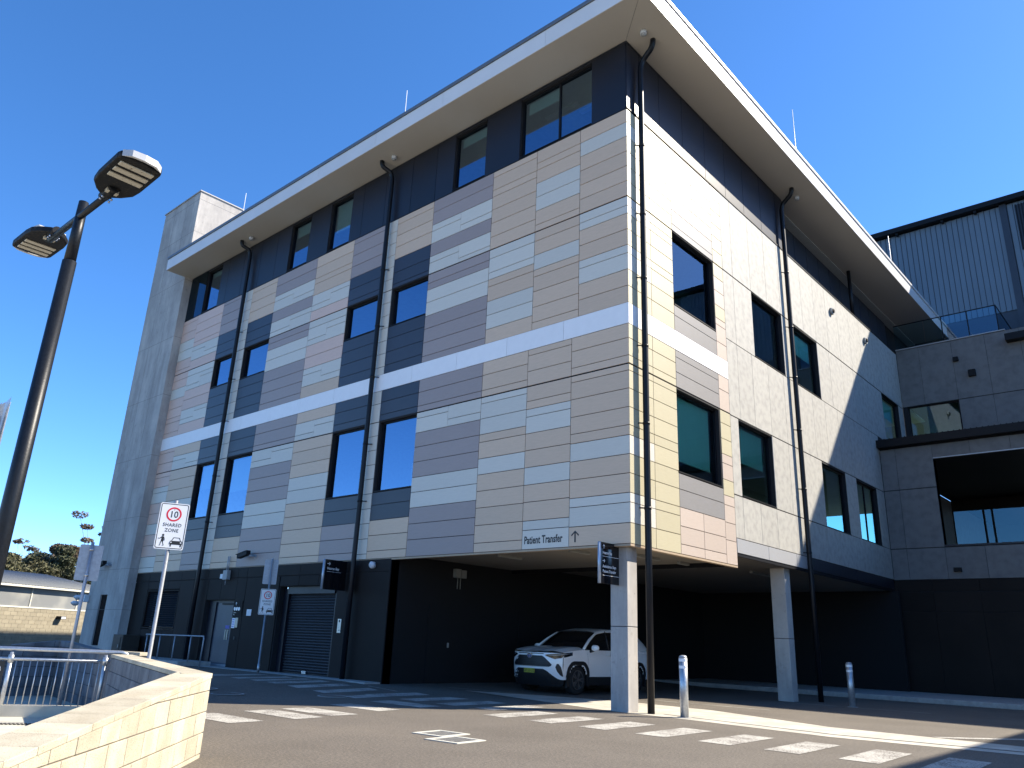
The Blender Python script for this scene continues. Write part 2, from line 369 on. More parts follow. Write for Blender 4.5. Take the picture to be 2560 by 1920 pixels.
def holed(pl, u0, u1, z0, z1, holes, d0, d1):
    """a wall slab with rectangular holes, as one mesh of butted boxes"""
    us = sorted({u0, u1, *[min(max(h[i], u0), u1) for h in holes for i in (0, 1)]}); zs = sorted({z0, z1, *[min(max(h[i], z0), z1) for h in holes for i in (2, 3)]})
    mb = MB()
    for j in range(len(zs) - 1):
        run = None
        for i in range(len(us) - 1):
            cu, cz = (us[i] + us[i + 1]) / 2, (zs[j] + zs[j + 1]) / 2
            inh = any(h[0] < cu < h[1] and h[2] < cz < h[3] for h in holes)
            if not inh: run = (run[0], us[i + 1]) if run else (us[i], us[i + 1])
            if (inh or i == len(us) - 2) and run: pl.box(mb, run[0], run[1], zs[j], zs[j + 1], d0, d1); run = None
    return mb
def window(pl, u0, u1, z0, z1, parent, glass='glass_blue', recess=0.11, mull=(), blind=None, fr=0.045, bcol='blind', sill=True):
    f = MB(); a, b = -recess - 0.05, -recess
    pl.box(f, u0, u0 + fr, z0, z1, a, b); pl.box(f, u1 - fr, u1, z0, z1, a, b)
    pl.box(f, u0 + fr, u1 - fr, z1 - fr, z1, a, b); pl.box(f, u0 + fr, u1 - fr, z0, z0 + fr, a, b)
    for mu in mull: pl.box(f, mu - 0.03, mu + 0.03, z0 + fr, z1 - fr, a, b)
    fo = build('window', f, 'frame', parent, at=pl.p((u0 + u1) / 2, z0, -recess))
    g = MB(); ga = -recess - 0.03
    v = [pl.p(u0 + fr, z0 + fr, ga), pl.p(u1 - fr, z0 + fr, ga), pl.p(u1 - fr, z1 - fr, ga), pl.p(u0 + fr, z1 - fr, ga)]
    g.add(v, [(0, 1, 2, 3)]); build('pane', g, glass, fo)
    if sill:
        s_ = MB(); pl.box(s_, u0, u1, z0 - 0.0, z0 + 0.028, -recess, 0.012); build('sill', s_, 'frame', fo)
    if blind is not None:
        for (bu0, bu1, bz0, bz1) in blind:
            bm_ = MB(); pl.box(bm_, bu0, bu1, bz0, bz1, ga - 0.14, ga - 0.12); build('blind', bm_, bcol, fo)
            br = MB(); br.tube([pl.p(bu0, bz0, ga - 0.13), pl.p(bu1, bz0, ga - 0.13)], 0.022, 8); build('blind_rail', br, bcol, fo)
    return fo
def text_mb(body, size, frame, thick=0.003, align='LEFT', sx=1.0, space=1.0, bold=0.0):
    """flat lettering as geometry in world space; frame = 4x4 placing x right, y up, z outward"""
    cu = bpy.data.curves.new('t', 'FONT'); cu.body = body; cu.size = size; cu.align_x = align; cu.extrude = thick / 2
    cu.space_character = space; cu.offset = bold; cu.resolution_u = 3
    ob = bpy.data.objects.new('t', cu); col.objects.link(ob)
    dg = bpy.context.evaluated_depsgraph_get(); me = bpy.data.meshes.new_from_object(ob.evaluated_get(dg))
    M = frame @ Matrix.Diagonal((sx, 1, 1, 1))
    mb = MB(); mb.add([M @ v.co for v in me.vertices], [tuple(p.vertices) for p in me.polygons])
    bpy.data.objects.remove(ob); bpy.data.curves.remove(cu); bpy.data.meshes.remove(me)
    return mb
def frame_of(o, x, y, z): return Matrix((Vector(x).normalized(), Vector(y).normalized(), Vector(z).normalized())).transposed().to_4x4() @ Matrix.Identity(4) if False else Matrix.Translation(Vector(o)) @ Matrix((Vector(x).normalized(), Vector(y).normalized(), Vector(z).normalized())).transposed().to_4x4()
def flat(mb, F, poly, d0, d1):
    """a 2-D polygon given in frame F, as a thin prism"""
    q = MB().prism(poly, d0, d1); mb.add([F @ Vector(p) for p in q.v], q.f); return mb
def arc(cx, cy, r, a0, a1, n): return [(cx + r * math.cos(a0 + (a1 - a0) * i / n), cy + r * math.sin(a0 + (a1 - a0) * i / n)) for i in range(n + 1)]
def ring_mb(mb, F, cx, cy, r0, r1, d0, d1, n=32):
    for i in range(n):
        a, b = 2 * math.pi * i / n, 2 * math.pi * (i + 1) / n
        flat(mb, F, [(cx + r0 * math.cos(a), cy + r0 * math.sin(a)), (cx + r1 * math.cos(a), cy + r1 * math.sin(a)),
                     (cx + r1 * math.cos(b), cy + r1 * math.sin(b)), (cx + r0 * math.cos(b), cy + r0 * math.sin(b))], d0, d1)
def rrect(x0, x1, y0, y1, r, n=5):
    return arc(x1 - r, y1 - r, r, 0, math.pi / 2, n) + arc(x0 + r, y1 - r, r, math.pi / 2, math.pi, n) + arc(x0 + r, y0 + r, r, math.pi, 1.5 * math.pi, n) + arc(x1 - r, y0 + r, r, 1.5 * math.pi, 2 * math.pi, n)
def arrow(mb, F, cx, cy, s, ang, d0, d1, wd=0.16):
    """plain arrow of height s pointing along ang"""
    c, sn = math.cos(ang), math.sin(ang)
    def T(p): return (cx + p[0] * c - p[1] * sn, cy + p[0] * sn + p[1] * c)
    h = s / 2; k = wd * s / 2
    flat(mb, F, [T(p) for p in ((-h, -k), (h - k, -k), (h - k, k), (-h, k))], d0, d1)
    for sg in (1, -1):
        flat(mb, F, [T(p) for p in ((h, 0), (h - 1.5 * k, -0.2 * k * sg), (0.02 * s, 0.36 * s * sg), (0.02 * s + 1.6 * k, 0.40 * s * sg + k * sg * 0.3))], d0, d1 + 0.0003 * sg)

# ================================================================== THE SETTING
def ramp_z(x):
    t = min(1, max(0, (-14.0 - x) / 4.5)); return 0.125 * t * t * (3 - 2 * t)
WC = Vector((-8.244, 4.517)); WD = Vector((0.74314, -0.66913)); WN = Vector((0.66913, 0.74314))   # corner, run and outward normal of the block wall
L2E = Vector((-13.9, 6.12)); L2D = (L2E - WC).normalized(); L2N = Vector((-L2D.y, L2D.x))
if L2N.dot(Vector((0, 1))) < 0: L2N = -L2N
def ground_sheet():
    """asphalt as one gridded sheet (fine strips in x so that it follows the gentle rise), cut by the wall line"""
    mb = MB()
    xs = sorted({-900, -200, -80, -45, -30, -18.5, -17.9, -17.3, -16.7, -16.25, -15.5, -14.7, -14.0, L2E.x, -9, WC.x, 0, 8, 40, 200, 900})
    def low(x):
        if x < L2E.x: return L2E.y + (L2E.x - x) * 0.30 if x > -45 else 15.8
        if x < WC.x: return L2E.y + (WC.y - L2E.y) * (x - L2E.x) / (WC.x - L2E.x)
        s_ = (x - WC.x) / WD.x; return WC.y + WD.y * s_
    for i in range(len(xs) - 1):
        a, b = xs[i], xs[i + 1]
        za, zb = ramp_z(a), ramp_z(b)
        ya, yb = low(a) - 0.15, low(b) - 0.15
        mb.add([(a, ya, za), (b, yb, zb), (b, 900, zb), (a, 900, za)], [(0, 1, 2, 3)])
        mb.add([(a, ya, za), (a, ya, za - 0.6), (b, yb, zb - 0.6), (b, yb, zb)], [(0, 1, 2, 3)])
    return build('ground', mb, 'asphalt', at=(0, 0, 0), kind='structure')
ground = ground_sheet()
lp = MB().prism([(-24, 9.0), (-13.0, 6.2), (-8.2, 4.5), (40, -39), (40, -60), (-30, -60), (-30, 8)], -0.5, -0.17)
build('lower_path', lp, 'path_light', at=(-12, 2, -0.5), kind='structure')
tr = MB(); tr.add([(-1500, -1500, -2.6), (1500, -1500, -2.6), (1500, 1500, -2.6), (-1500, 1500, -2.6)], [(0, 1, 2, 3)])
build('terrain', tr, 'terrain', at=(0, 0, -2.6), kind='structure')

def sheet(poly, dz=0.004, h=0.003):
    mb = MB(); n = len(poly)
    a = sum(poly[i][0] * poly[(i + 1) % n][1] - poly[(i + 1) % n][0] * poly[i][1] for i in range(n))
    if a < 0: poly = poly[::-1]
    mb.add([(p[0], p[1], ramp_z(p[0]) + dz) for p in poly], [tuple(range(n))]); return mb
# concrete strip flush with the asphalt
def strip_quads(outer, inner, dz):
    mb = MB(); n = len(outer)
    for i in range(n - 1):
        mb.add([(*outer[i], ramp_z(outer[i][0]) + dz), (*outer[i + 1], ramp_z(outer[i + 1][0]) + dz), (*inner[i + 1], ramp_z(inner[i + 1][0]) + dz), (*inner[i], ramp_z(inner[i][0]) + dz)], [(0, 1, 2, 3)])
    return mb
build('concrete_strip', strip_quads([(-15.3, 15.5), (-12.11, 14.9), (-9.87, 14.28), (-8.4, 14.22), (-5.17, 13.75), (-2.6, 14.1), (3.0, 14.6), (12, 15.0)],
                                    [(-15.0, 15.78), (-12.92, 16.74), (-11.0, 17.1), (-9.0, 16.95), (-5.9, 15.62), (-2.8, 15.5), (3.0, 15.9), (12, 16.2)], 0.004),
      'concrete_light', at=(-8, 15, 0), kind='structure')
dr = strip_quads([(-8.9, 14.75), (-5.3, 14.18), (-2.6, 14.52), (3.0, 15.0), (12, 15.4)], [(-8.9, 14.80), (-5.3, 14.24), (-2.6, 14.60), (3.0, 15.09), (12, 15.5)], 0.008)
build('dark_line', dr, 'mortar_dark', at=(-4, 14.5, 0), kind='structure')  # thin dark line laid along the concrete strip
thin = MB()
for (a, b, w_) in (((-11.6, 18.35), (-8.35, 18.55), 0.09), ((-9.2, 22.1), (-5.9, 22.3), 0.06), ((-4.1, 15.6), (-1.2, 19.2), 0.22), ((-18.0, 13.55), (-15.4, 13.3), 0.05), ((-16.0, 15.6), (-13.2, 16.6), 0.06)):
    d_ = (Vector(b) - Vector(a)).normalized(); n_ = Vector((-d_.y, d_.x)) * w_ / 2
    q = [Vector(a) + n_, Vector(a) - n_, Vector(b) - n_, Vector(b) + n_]
    mb = sheet([(p.x, p.y) for p in q], 0.006); o = build('bay_line', mb, 'line_paint', ground)
# zebra stripes
def stripe(q, k=0): build('crossing_stripe', sheet(q, 0.005), 'line_paint', ground)
def jit(v=0.03): return random.uniform(-v, v)
for x, wd in ((-2.87, .52), (-3.83, .50), (-4.83, .51), (-5.84, .52), (-6.90, .54), (-7.98, .56), (-9.05, .56), (-10.12, .56), (-11.22, .58), (-12.32, .6), (-13.50, .62), (-14.72, .56), (-1.9, .52), (-0.9, .52)):
    stripe([(x - wd / 2 + jit(.01), 11.05 + jit()), (x + wd / 2, 11.0 + jit()), (x + wd / 2 - 0.06, 12.63 + jit()), (x - wd / 2 - 0.06, 12.66 + jit())] if x > -11 else
           [(x - wd / 2, 11.98 + jit()), (x + wd / 2, 11.95 + jit()), (x + wd / 2 - 0.06, 13.58 + jit()), (x - wd / 2 - 0.06, 13.62 + jit())])
for x, wd in ((-16.0, .55), (-17.25, .56), (-18.4, .55), (-19.45, .55), (-20.3, .5), (-21.3, .55), (-22.7, .6)):
    k = 0.90; stripe([(x * k - wd / 2 * k - .1, 12.45 * k), (x * k + wd / 2 * k - .1, 12.40 * k), (x * k + wd / 2 * k - 0.4, 14.40 * k), (x * k - wd / 2 * k - 0.4, 14.5 * k)])
for y, x0, x1, wd in ((6.70, -12.4, -11.0, .60), (7.86, -12.58, -11.1, .58), (8.68, -12.72, -11.28, .60), (9.96, -13.12, -11.66, .56), (11.26, -13.5, -11.95, .60)):
    stripe([(x0, y - wd / 2 - .02), (x0 - .06, y + wd / 2 - .02), (x1 - .06, y + wd / 2), (x1, y - wd / 2)])
# kerb in front of the right wing
kb = MB().box(-16.9, 14, 27.3, 32.0, 0.0, 0.15); build('raised_path', kb, 'kerb', at=(-4, 27.3, 0), kind='structure', bevel=0.02)
# drain grates
for (cx, cy) in ((-8.58, 8.28), (-7.96, 7.95)):
    g = thing('drain_grate', 'storm drain grate in pale frame, ' + ('the one farther from the camera' if cy > 8.1 else 'the nearer of the two by the block wall'), 'drain grate', (cx, cy, 0), 'storm drain grates in the asphalt')
    a = 0.29; F = Matrix.Translation((cx, cy, 0)) @ Matrix.Rotation(R(4), 4, 'Z')
    f = MB()
    for (x0, x1, y0, y1) in ((-a, a, -a, -a + .06), (-a, a, a - .06, a), (-a, -a + .06, -a + .06, a - .06), (a - .06, a, -a + .06, a - .06)):
        q = MB().box(x0, x1, y0, y1, 0.002, 0.012); f.add([F @ Vector(p) for p in q.v], q.f)
    build('frame', f, 'white_trim', g)
    pit = MB(); pit.add([F @ Vector(p) for p in ((-a + .05, -a + .05, .006), (a - .05, -a + .05, .006), (a - .05, a - .05, .006), (-a + .05, a - .05, .006))], [(0, 1, 2, 3)]); build('pit', pit, 'joint', g)
    for k in range(6):
        x = -a + .10 + k * (2 * a - .20) / 5
        q = MB().box(x - .008, x + .008, -a + .06, a - .06, 0.007, 0.009); bmb = MB().add([F @ Vector(p) for p in q.v], q.f); build('bar', bmb, 'kerb', g)
# round pit covers
for i, (cx, cy, lab) in enumerate(((-15.6, 8.95, 'round pit cover ring in the shaded asphalt, the middle one of three'), (-14.75, 10.95, 'round pit cover ring beside the zebra stripes'), (-16.6, 8.9, 'round pit cover ring half hidden by the block wall corner'))):
    F = Matrix.Translation((cx, cy, ramp_z(cx))); mb = MB(); ring_mb(mb, F, 0, 0, 0.29, 0.335, 0.002, 0.010, 28)
    t_ = thing('pit_cover', lab, 'manhole', (cx, cy, ramp_z(cx)), 'round pit covers'); build('ring', mb, 'kerb', t_)
    lid = MB(); flat(lid, F, arc(0, 0, 0.288, 0, 2 * math.pi * 23 / 24, 23), 0.001, 0.006); build('lid', lid, 'asphalt', t_)

# ================================================================== MAIN BUILDING
H = thing('hospital_building', 'four storey building clad in beige, grey and navy panels over a dark carport', 'building', (-21, 14.1, 0))
Z3 = (10.50, 11.80); Z2 = (5.26, 7.40)
WIN_A = [(-18.08, -16.42, 10.50, 11.79), (-20.43, -18.72, 10.56, 11.79), (-27.02, -25.27, 10.50, 11.79), (-29.30, -27.66, 10.56, 11.79),
         (-18.08, -16.42, 5.27, 7.39), (-20.43, -18.72, 5.27, 7.39), (-27.02, -25.27, 5.27, 7.39), (-29.30, -27.66, 5.27, 7.39)]
WIN_AT = [(-12.86, -10.32, 14.42, 16.42), (-15.60, -14.24, 14.42, 16.42), (-22.13, -20.85, 14.42, 16.42), (-24.72, -23.42, 14.42, 16.42), (-31.35, -30.05, 14.42, 16.42)]
GF_A = [(-31.65, -29.00, 1.22, 2.67), (-26.92, -24.98, 0.10, 2.26), (-22.36, -19.34, 0.0, 2.66)]
wa = holed(PA, -32.85, -9.24, 3.35, 16.5, WIN_A + WIN_AT, -0.25, -0.018)
build('front_wall', wa, 'joint', H)
wg = holed(PA, -32.85, -17.0, 0.0, 3.345, GF_A, -0.30, -0.03)
build('ground_floor_wall', wg, 'joint', H)
WIN_B = [(16.24, 18.47, 9.65, 11.79), (16.20, 18.45, 5.27, 7.38), (20.95, 23.16, 9.66, 11.80), (19.58, 21.76, 5.23, 7.37), (24.13, 26.16, 9.66, 11.78), (25.65, 27.84, 5.20, 7.35), (28.94, 31.16, 5.20, 7.35), (33.22, 35.50, 9.45, 11.80)]
wb = holed(PB, 14.35, 19.08, 3.35, 14.41, WIN_B, -0.25, -0.018)
build('side_wall', wb, 'joint', H)
wb = holed(PB, 19.08, 36.2, 3.68, 14.41, WIN_B, -0.25, -0.018); build('side_wall', wb, 'joint', H)
tb = MB(); PB.box(tb, 14.35, 24.1, 14.41, 16.5, -0.25, -0.018); build('side_wall', tb, 'joint', H)

COLS = {
 'C1': (-10.67, -9.21, '14.37 B 13.97 W 13.54 B 13.10 B 12.67 B 12.24 B 11.81 W 11.54 W 11.32 B 10.89 B 10.46 W 10.24 W 9.81 B 9.38 B 8.94'),
 'C1l': (-10.86, -9.21, '8.41 B 8.05 B 7.62 B 7.42 B 7.25 B 6.82 B 6.38 B 5.96 B 5.73 W 5.30 B 4.87 B 4.44 W 4.23 W 3.79 B 3.35'),
 'C2': (-12.17, -10.67, '14.37 B 13.97 B 13.75 B 13.32 W 12.88 W 12.45 B 12.01 B 11.81 B 11.52 B 11.10 W 10.66 B 10.46 B 10.03 B 9.58 B 9.15 B 8.94'),
 'C2l': (-12.26, -10.86, '8.41 B 8.25 B 7.82 B 7.42 B 7.02 B 6.81 W 6.61 W 6.18 B 5.75 B 5.32 W 4.89 B 4.47 B 4.02 W 3.80 W 3.35'),
 'C3': (-13.84, -12.17, '14.37 B 14.18 B 13.75 B 13.53 B 13.10 B 12.66 B 12.21 B 11.81 W 11.52 W 11.08 W 10.87 B 10.65 B 10.20 W 9.78 W 9.36 B 8.94'),
 'C3l': (-13.86, -12.26, '8.41 B 8.04 B 7.61 B 7.42 W 7.24 W 6.82 W 6.39 B 6.18 B 5.74 W 5.32 B 4.89 B 4.46 B 4.02 B 3.58 B 3.35'),
 'C4': (-16.40, -13.84, '14.37 G 13.96 G 13.51 S13.29/13.07 12.86 G 12.41 S12.19/11.96 11.81 G 11.50 G 11.28 W 10.86 W 10.42 G 10.00 G 9.56 G 9.13 G 8.94', -15.13),
 'C4l': (-16.42, -13.86, '8.41 G 8.03 G 7.61 G 7.42 S7.24/7.02 6.81 G 6.39 G 5.96 G 5.52 W 5.10 W 4.67 G 4.23 G 3.80 G 3.35', -15.13),
 'C5': (-18.13, -16.40, '14.37 B 14.15 B 13.72 B 13.30 B 12.86 D 12.37 D 11.96 D 11.81 X 10.49 D 10.09 D 9.65 D 9.22 D 8.94'),
 'C5l': (-18.13, -16.42, '8.41 D 8.03 D 7.62 D 7.42 X 5.25 D 4.88 D 4.44 B 4.01 B 3.57 B 3.35'),
 'C6': (-20.45, -18.66, '14.37 G 14.18 G 13.73 G 13.30 G 12.86 D 12.43 D 12.00 D 11.81 X 10.54 D 10.13 D 9.69 D 9.26 D 8.94'),
 'C6l': (-20.46, -18.66, '8.41 D 8.05 D 7.65 D 7.42 X 5.25 D 4.85 D 4.42 G 3.98 G 3.56 G 3.35'),
 'C7': (-22.62, -20.45, '14.37 B 13.94 B 13.50 B 13.28 B 12.83 S12.42/12.64 12.20 P 11.81 W 11.53 S11.09/11.30 10.87 P 10.43 P 10.00 S9.78/9.57 9.35 B 8.94', -21.53),
 'C7l': (-22.63, -20.46, '8.41 B 8.03 S7.61/7.82 7.42 B 7.02 B 6.58 B 6.15 W 5.72 W 5.29 B 4.85 B 4.42 B 3.98 B 3.56 B 3.35', -21.54),
 'C8': (-25.25, -22.62, '14.37 G 13.95 G 13.52 S13.30/13.09 12.87 G 12.43 S12.01/12.23 11.81 G 11.55 G 11.29 W 10.87 W 10.44 G 10.01 G 9.59 G 9.17 G 8.94', -23.95),
 'C8l': (-25.25, -22.63, '8.41 G 8.04 G 7.61 G 7.42 S7.02/7.24 6.79 G 6.37 G 5.94 G 5.49 W 5.07 W 4.64 G 4.20 G 3.76 G 3.35', -23.97),
 'C9': (-27.05, -25.25, '14.37 B 14.17 B 13.74 B 13.31 B 12.87 D 12.44 D 12.02 D 11.81 X 10.49 D 10.13 D 9.70 D 9.27 D 8.94'),
 'C9l': (-27.05, -25.25, '8.41 D 8.04 D 7.60 D 7.42 X 5.25 D 4.83 D 4.41 B 3.97 B 3.55 B 3.35'),
 'C10': (-29.34, -27.60, '14.37 G 14.22 G 13.76 G 13.32 G 12.88 D 12.43 D 12.04 D 11.81 X 10.54 D 10.14 D 9.71 D 9.26 D 8.94'),
 'C10l': (-29.34, -27.60, '8.41 D 8.05 D 7.62 D 7.42 X 5.25 D 4.85 D 4.43 G 3.99 G 3.55 G 3.35'),
 'C11': (-31.55, -29.34, '14.37 P 13.94 P 13.51 P 13.08 P 12.88 S12.67/12.45 12.23 P 11.81 W 11.52 S11.09/11.32 10.87 P 10.44 P 10.00 S9.59/9.81 9.38 P 8.94', -30.42),
 'C11l': (-31.51, -29.34, '8.41 B 8.01 S7.82/7.61 7.42 B 7.01 B 6.58 B 6.14 W 5.72 W 5.29 B 4.85 B 4.42 B 3.98 B 3.75 B 3.35', -30.40),
 'C12': (-32.85, -31.55, '14.37 P 14.19 P 13.74 P 13.33 W 12.89 W 12.44 P 12.00 P 11.81 P 11.51 P 11.13 W 10.66 P 10.23 P 9.81 P 9.59 P 9.15 P 8.94'),
 'C12l': (-32.85, -31.51, '8.41 P 8.26 P 7.82 P 7.42 P 7.22 P 6.81 W 6.58 W 6.14 P 5.72 P 5.29 W 4.86 P 4.42 P 3.97 W 3.54 W 3.35'),
}
KIND = {'B': ('beige_panel', 'beige'), 'W': ('pale_panel', 'pale'), 'G': ('grey_panel', 'violet'), 'D': ('navy_panel', 'navy'), 'P': ('pink_panel', 'pink'),
        'Y': ('beige_sunlit_panel', 'cream'), 'Q': ('pink_sunlit_panel', 'pink_sunlit'), 'N': ('grey_sunlit_panel', 'grey_sunlit')}
THK = (11.81, 7.42)
def lay(pl, u0, u1, spec, split=None):
    tk = spec.split(); z = float(tk[0]); i = 1
    def pz(zt, zb):   # thicker shadow gap at the two storey joints
        return (zt - (0.014 if zt in THK else 0), zb + (0.010 if zb in THK else 0))
    while i < len(tk) - 0:
        k = tk[i]; zb = float(tk[i + 1])
        a, b = pz(z, zb)
        if k == 'X': pass
        elif k[0] == 'S':
            l, r = [float(v) for v in k[1:].split('/')]
            for (x0, x1, zm) in ((u0, split - 0.0, l), (split + 0.0, u1, r)):
                panel(pl, 'pale_panel', 'pale', x0, x1 + (0.008 if x0 == u0 else 0), zm, a, H); panel(pl, 'pale_panel', 'pale', x0, x1 + (0.008 if x0 == u0 else 0), b, zm, H)
        else: panel(pl, *KIND[k], u0, u1, b, a, H)
        z = zb; i += 2
for c in COLS.values(): lay(PA, c[0], c[1], c[2], c[3] if len(c) > 3 else None)
for (u0, u1) in ((-18.66, -18.13), (-27.60, -27.05)):
    zz = [14.37, 13.93, 13.50, 13.06, 12.63, 12.2, 11.81, 11.38, 10.94, 10.51, 10.07, 9.64, 9.2, 8.94]
    for a, b in zip(zz, zz[1:]): panel(PA, 'pale_panel', 'pale', u0, u1, b, a - (0.014 if a in THK else 0), H)
    zz = [8.41, 8.0, 7.42, 6.99, 6.55, 6.11, 5.68, 5.24, 4.8, 4.37, 3.93, 3.5, 3.35]
    for a, b in zip(zz, zz[1:]): panel(PA, 'pale_panel', 'pale', u0, u1, b, a - (0.014 if a in THK else 0), H)
wj = [-32.85, -32.06, -30.17, -28.28, -26.37, -24.45, -22.54, -20.62, -18.70, -16.79, -14.91, -13.02, -11.12, -9.21]
for a, b in zip(wj, wj[1:]): panel(PA, 'white_band_panel', 'white_band', a, b, 8.41, 8.94, H, gap=0.004, d=0.006)
# sun-lit side: corner columns continue the front rows in sun-toned colours
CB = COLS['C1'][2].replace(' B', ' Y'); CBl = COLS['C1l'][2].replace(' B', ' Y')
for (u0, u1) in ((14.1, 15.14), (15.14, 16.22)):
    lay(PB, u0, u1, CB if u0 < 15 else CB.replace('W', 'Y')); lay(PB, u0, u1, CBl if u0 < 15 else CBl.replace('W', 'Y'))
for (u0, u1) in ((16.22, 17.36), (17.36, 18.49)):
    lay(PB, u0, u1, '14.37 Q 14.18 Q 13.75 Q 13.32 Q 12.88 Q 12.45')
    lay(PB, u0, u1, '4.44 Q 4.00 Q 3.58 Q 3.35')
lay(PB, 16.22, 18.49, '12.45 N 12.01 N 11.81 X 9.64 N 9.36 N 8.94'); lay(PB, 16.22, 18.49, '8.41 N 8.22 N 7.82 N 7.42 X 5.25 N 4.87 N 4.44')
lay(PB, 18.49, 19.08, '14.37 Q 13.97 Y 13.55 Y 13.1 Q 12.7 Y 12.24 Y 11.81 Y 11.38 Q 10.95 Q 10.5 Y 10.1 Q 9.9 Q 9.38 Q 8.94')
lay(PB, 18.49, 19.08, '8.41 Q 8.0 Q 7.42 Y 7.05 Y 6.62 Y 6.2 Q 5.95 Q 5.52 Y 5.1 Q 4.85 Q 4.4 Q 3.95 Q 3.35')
for a, b in zip((14.1, 15.97, 17.95, 19.08), (15.97, 17.95, 19.08)): panel(PB, 'white_band_panel', 'white_band', a, b, 8.41, 8.94, H, gap=0.004, d=0.006)
def gp(u, zs, pl=PB, mt='cement', par=None, name='cement_panel'):
    for a, b in zip(u, u[1:]): panel(pl, name, mt, a, b, zs[0], zs[1], par or H, gap=0.005)
gp([19.08, 19.72, 20.93, 22.08, 23.15, 24.05, 25.04, 26.2, 27.4, 28.6, 29.85, 31.1, 32.4, 33.6, 34.8, 36.14], (11.83, 14.40))
gp([19.08, 19.73, 20.94], (9.66, 11.80)); gp([23.17, 24.12], (9.66, 11.80)); gp([26.17, 27.30, 28.58, 29.8, 31.0, 32.2, 33.2], (9.66, 11.80)); gp([35.52, 36.14], (9.3, 11.80))
gp([19.08, 19.73, 20.69, 21.8, 22.95, 24.1, 25.3, 26.4, 27.6, 28.8, 30.0, 31.1, 32.04], (7.41, 9.65)); gp([32.04, 33.2, 34.4, 36.14], (9.0, 9.43))
gp([19.08, 19.57], (5.22, 7.39)); gp([21.77, 22.95, 24.1, 25.64], (5.22, 7.39)); gp([27.85, 28.93], (5.21, 7.39)); gp([31.17, 32.04], (5.21, 7.39))
gp([19.08, 19.58, 20.67, 21.75, 23.17, 24.1, 25.6, 26.7, 27.84, 28.94, 30.0, 31.16, 32.04], (4.07, 5.20))
for a, b in zip((19.08, 21.0, 22.92, 24.1), (21.0, 22.92, 24.1)): panel(PB, 'metal_edge_panel', 'grey_metal', a, b, 3.68, 4.06, H, t=0.03, d=0.012)
for a, b in zip((24.1, 28.0, 32.0), (28.0, 32.0)): panel(PB, 'dark_edge_panel', 'dark_band', a, b, 3.70, 4.06, H, t=0.03)
# top dark bands
ja = [-32.85, -31.35]
for a, b in ((-30.05, -29.42), (-29.42, -28.18), (-28.18, -27.65), (-27.65, -26.86), (-26.86, -25.66), (-25.66, -24.72), (-23.42, -22.13), (-20.85, -20.18), (-20.18, -18.95), (-18.95, -17.60), (-17.60, -16.42), (-16.42, -15.60), (-14.24, -12.86), (-10.32, -9.225)):
    panel(PA, 'dark_panel', 'dark_band', a, b, 14.39, 16.5, H, d=-0.004)
sp = MB(); PA.box(sp, -32.84, -31.36, 14.40, 16.5, -0.016, -0.006); build('spandrel_glass', sp, 'glass_dark', H)
for (a, b) in ((-12.86, -10.32), (-15.60, -14.24), (-22.13, -20.85), (-24.72, -23.42), (-31.35, -30.05)):
    panel(PA, 'dark_panel', 'dark_band', a, b, 16.42, 16.5, H, d=-0.004)
for a, b in zip((14.12, 14.72, 15.73, 16.98, 18.3, 19.56, 20.81, 22.09, 23.35, 24.1), (14.72, 15.73, 16.98, 18.3, 19.56, 20.81, 22.09, 23.35, 24.1)):
    panel(PB, 'dark_panel', 'dark_band', a, b, 14.45, 16.5, H, d=-0.004)
led = MB(); PB.box(led, 14.08, 36.14, 14.395, 14.44, -0.03, 0.02); build('ledge_flashing', led, 'frame', H)
PR = Plane((-9.83, 0, 0), (0, 1, 0), (1, 0, 0))
for a, b in zip([24.1 + i * 1.2 for i in range(11)], [24.1 + (i + 1) * 1.2 for i in range(11)]): panel(PR, 'glazed_panel', 'clad_dark', a, b, 14.42, 16.5, H, gap=0.02)
rc = MB().box(-9.9, -9.86, 24.1, 41, 14.4, 16.5); rc.box(-9.86, -9.22, 24.02, 24.1, 14.44, 16.5); rc.box(-9.86, -9.215, 24.1, 37.3, 14.36, 14.395); build('recess_wall', rc, 'joint', H)

# windows on the front
for i, (a, b, c, d) in enumerate(WIN_A):
    bl = None
    if i == 7: bl = [(a + .1, b - .1, 6.45, d - .05)]
    if i == 6: bl = [(a + .1, b - .1, 6.15, d - .05)]
    window(PA, a, b, c, d, H, blind=bl)
window(PA, *WIN_AT[0], H, mull=(-11.48,), blind=[(-12.75, -11.55, 16.0, 16.38)], recess=0.10)
window(PA, *WIN_AT[1], H, blind=[(-15.5, -14.34, 16.08, 16.38)], recess=0.10)
window(PA, *WIN_AT[2], H, blind=[(-22.03, -20.95, 15.28, 16.38)], recess=0.10)
window(PA, *WIN_AT[3], H, blind=[(-24.62, -23.52, 15.95, 16.38)], recess=0.10)
window(PA, *WIN_AT[4], H, blind=[(-31.25, -30.15, 16.2, 16.38)], recess=0.10)
BL = {0: None, 1: [(16.28, 18.33, 5.68, 7.34)], 2: None, 3: [(19.66, 21.6, 6.3, 7.3)], 4: [(24.2, 26.05, 11.0, 11.75)], 5: None, 6: None, 7: [(33.3, 35.4, 11.0, 11.75)]}
for i, wdw in enumerate(WIN_B):
    window(PB, *wdw, H, glass='glass_teal', recess=0.13, blind=BL[i], mull=(30.05,) if i == 6 else ())
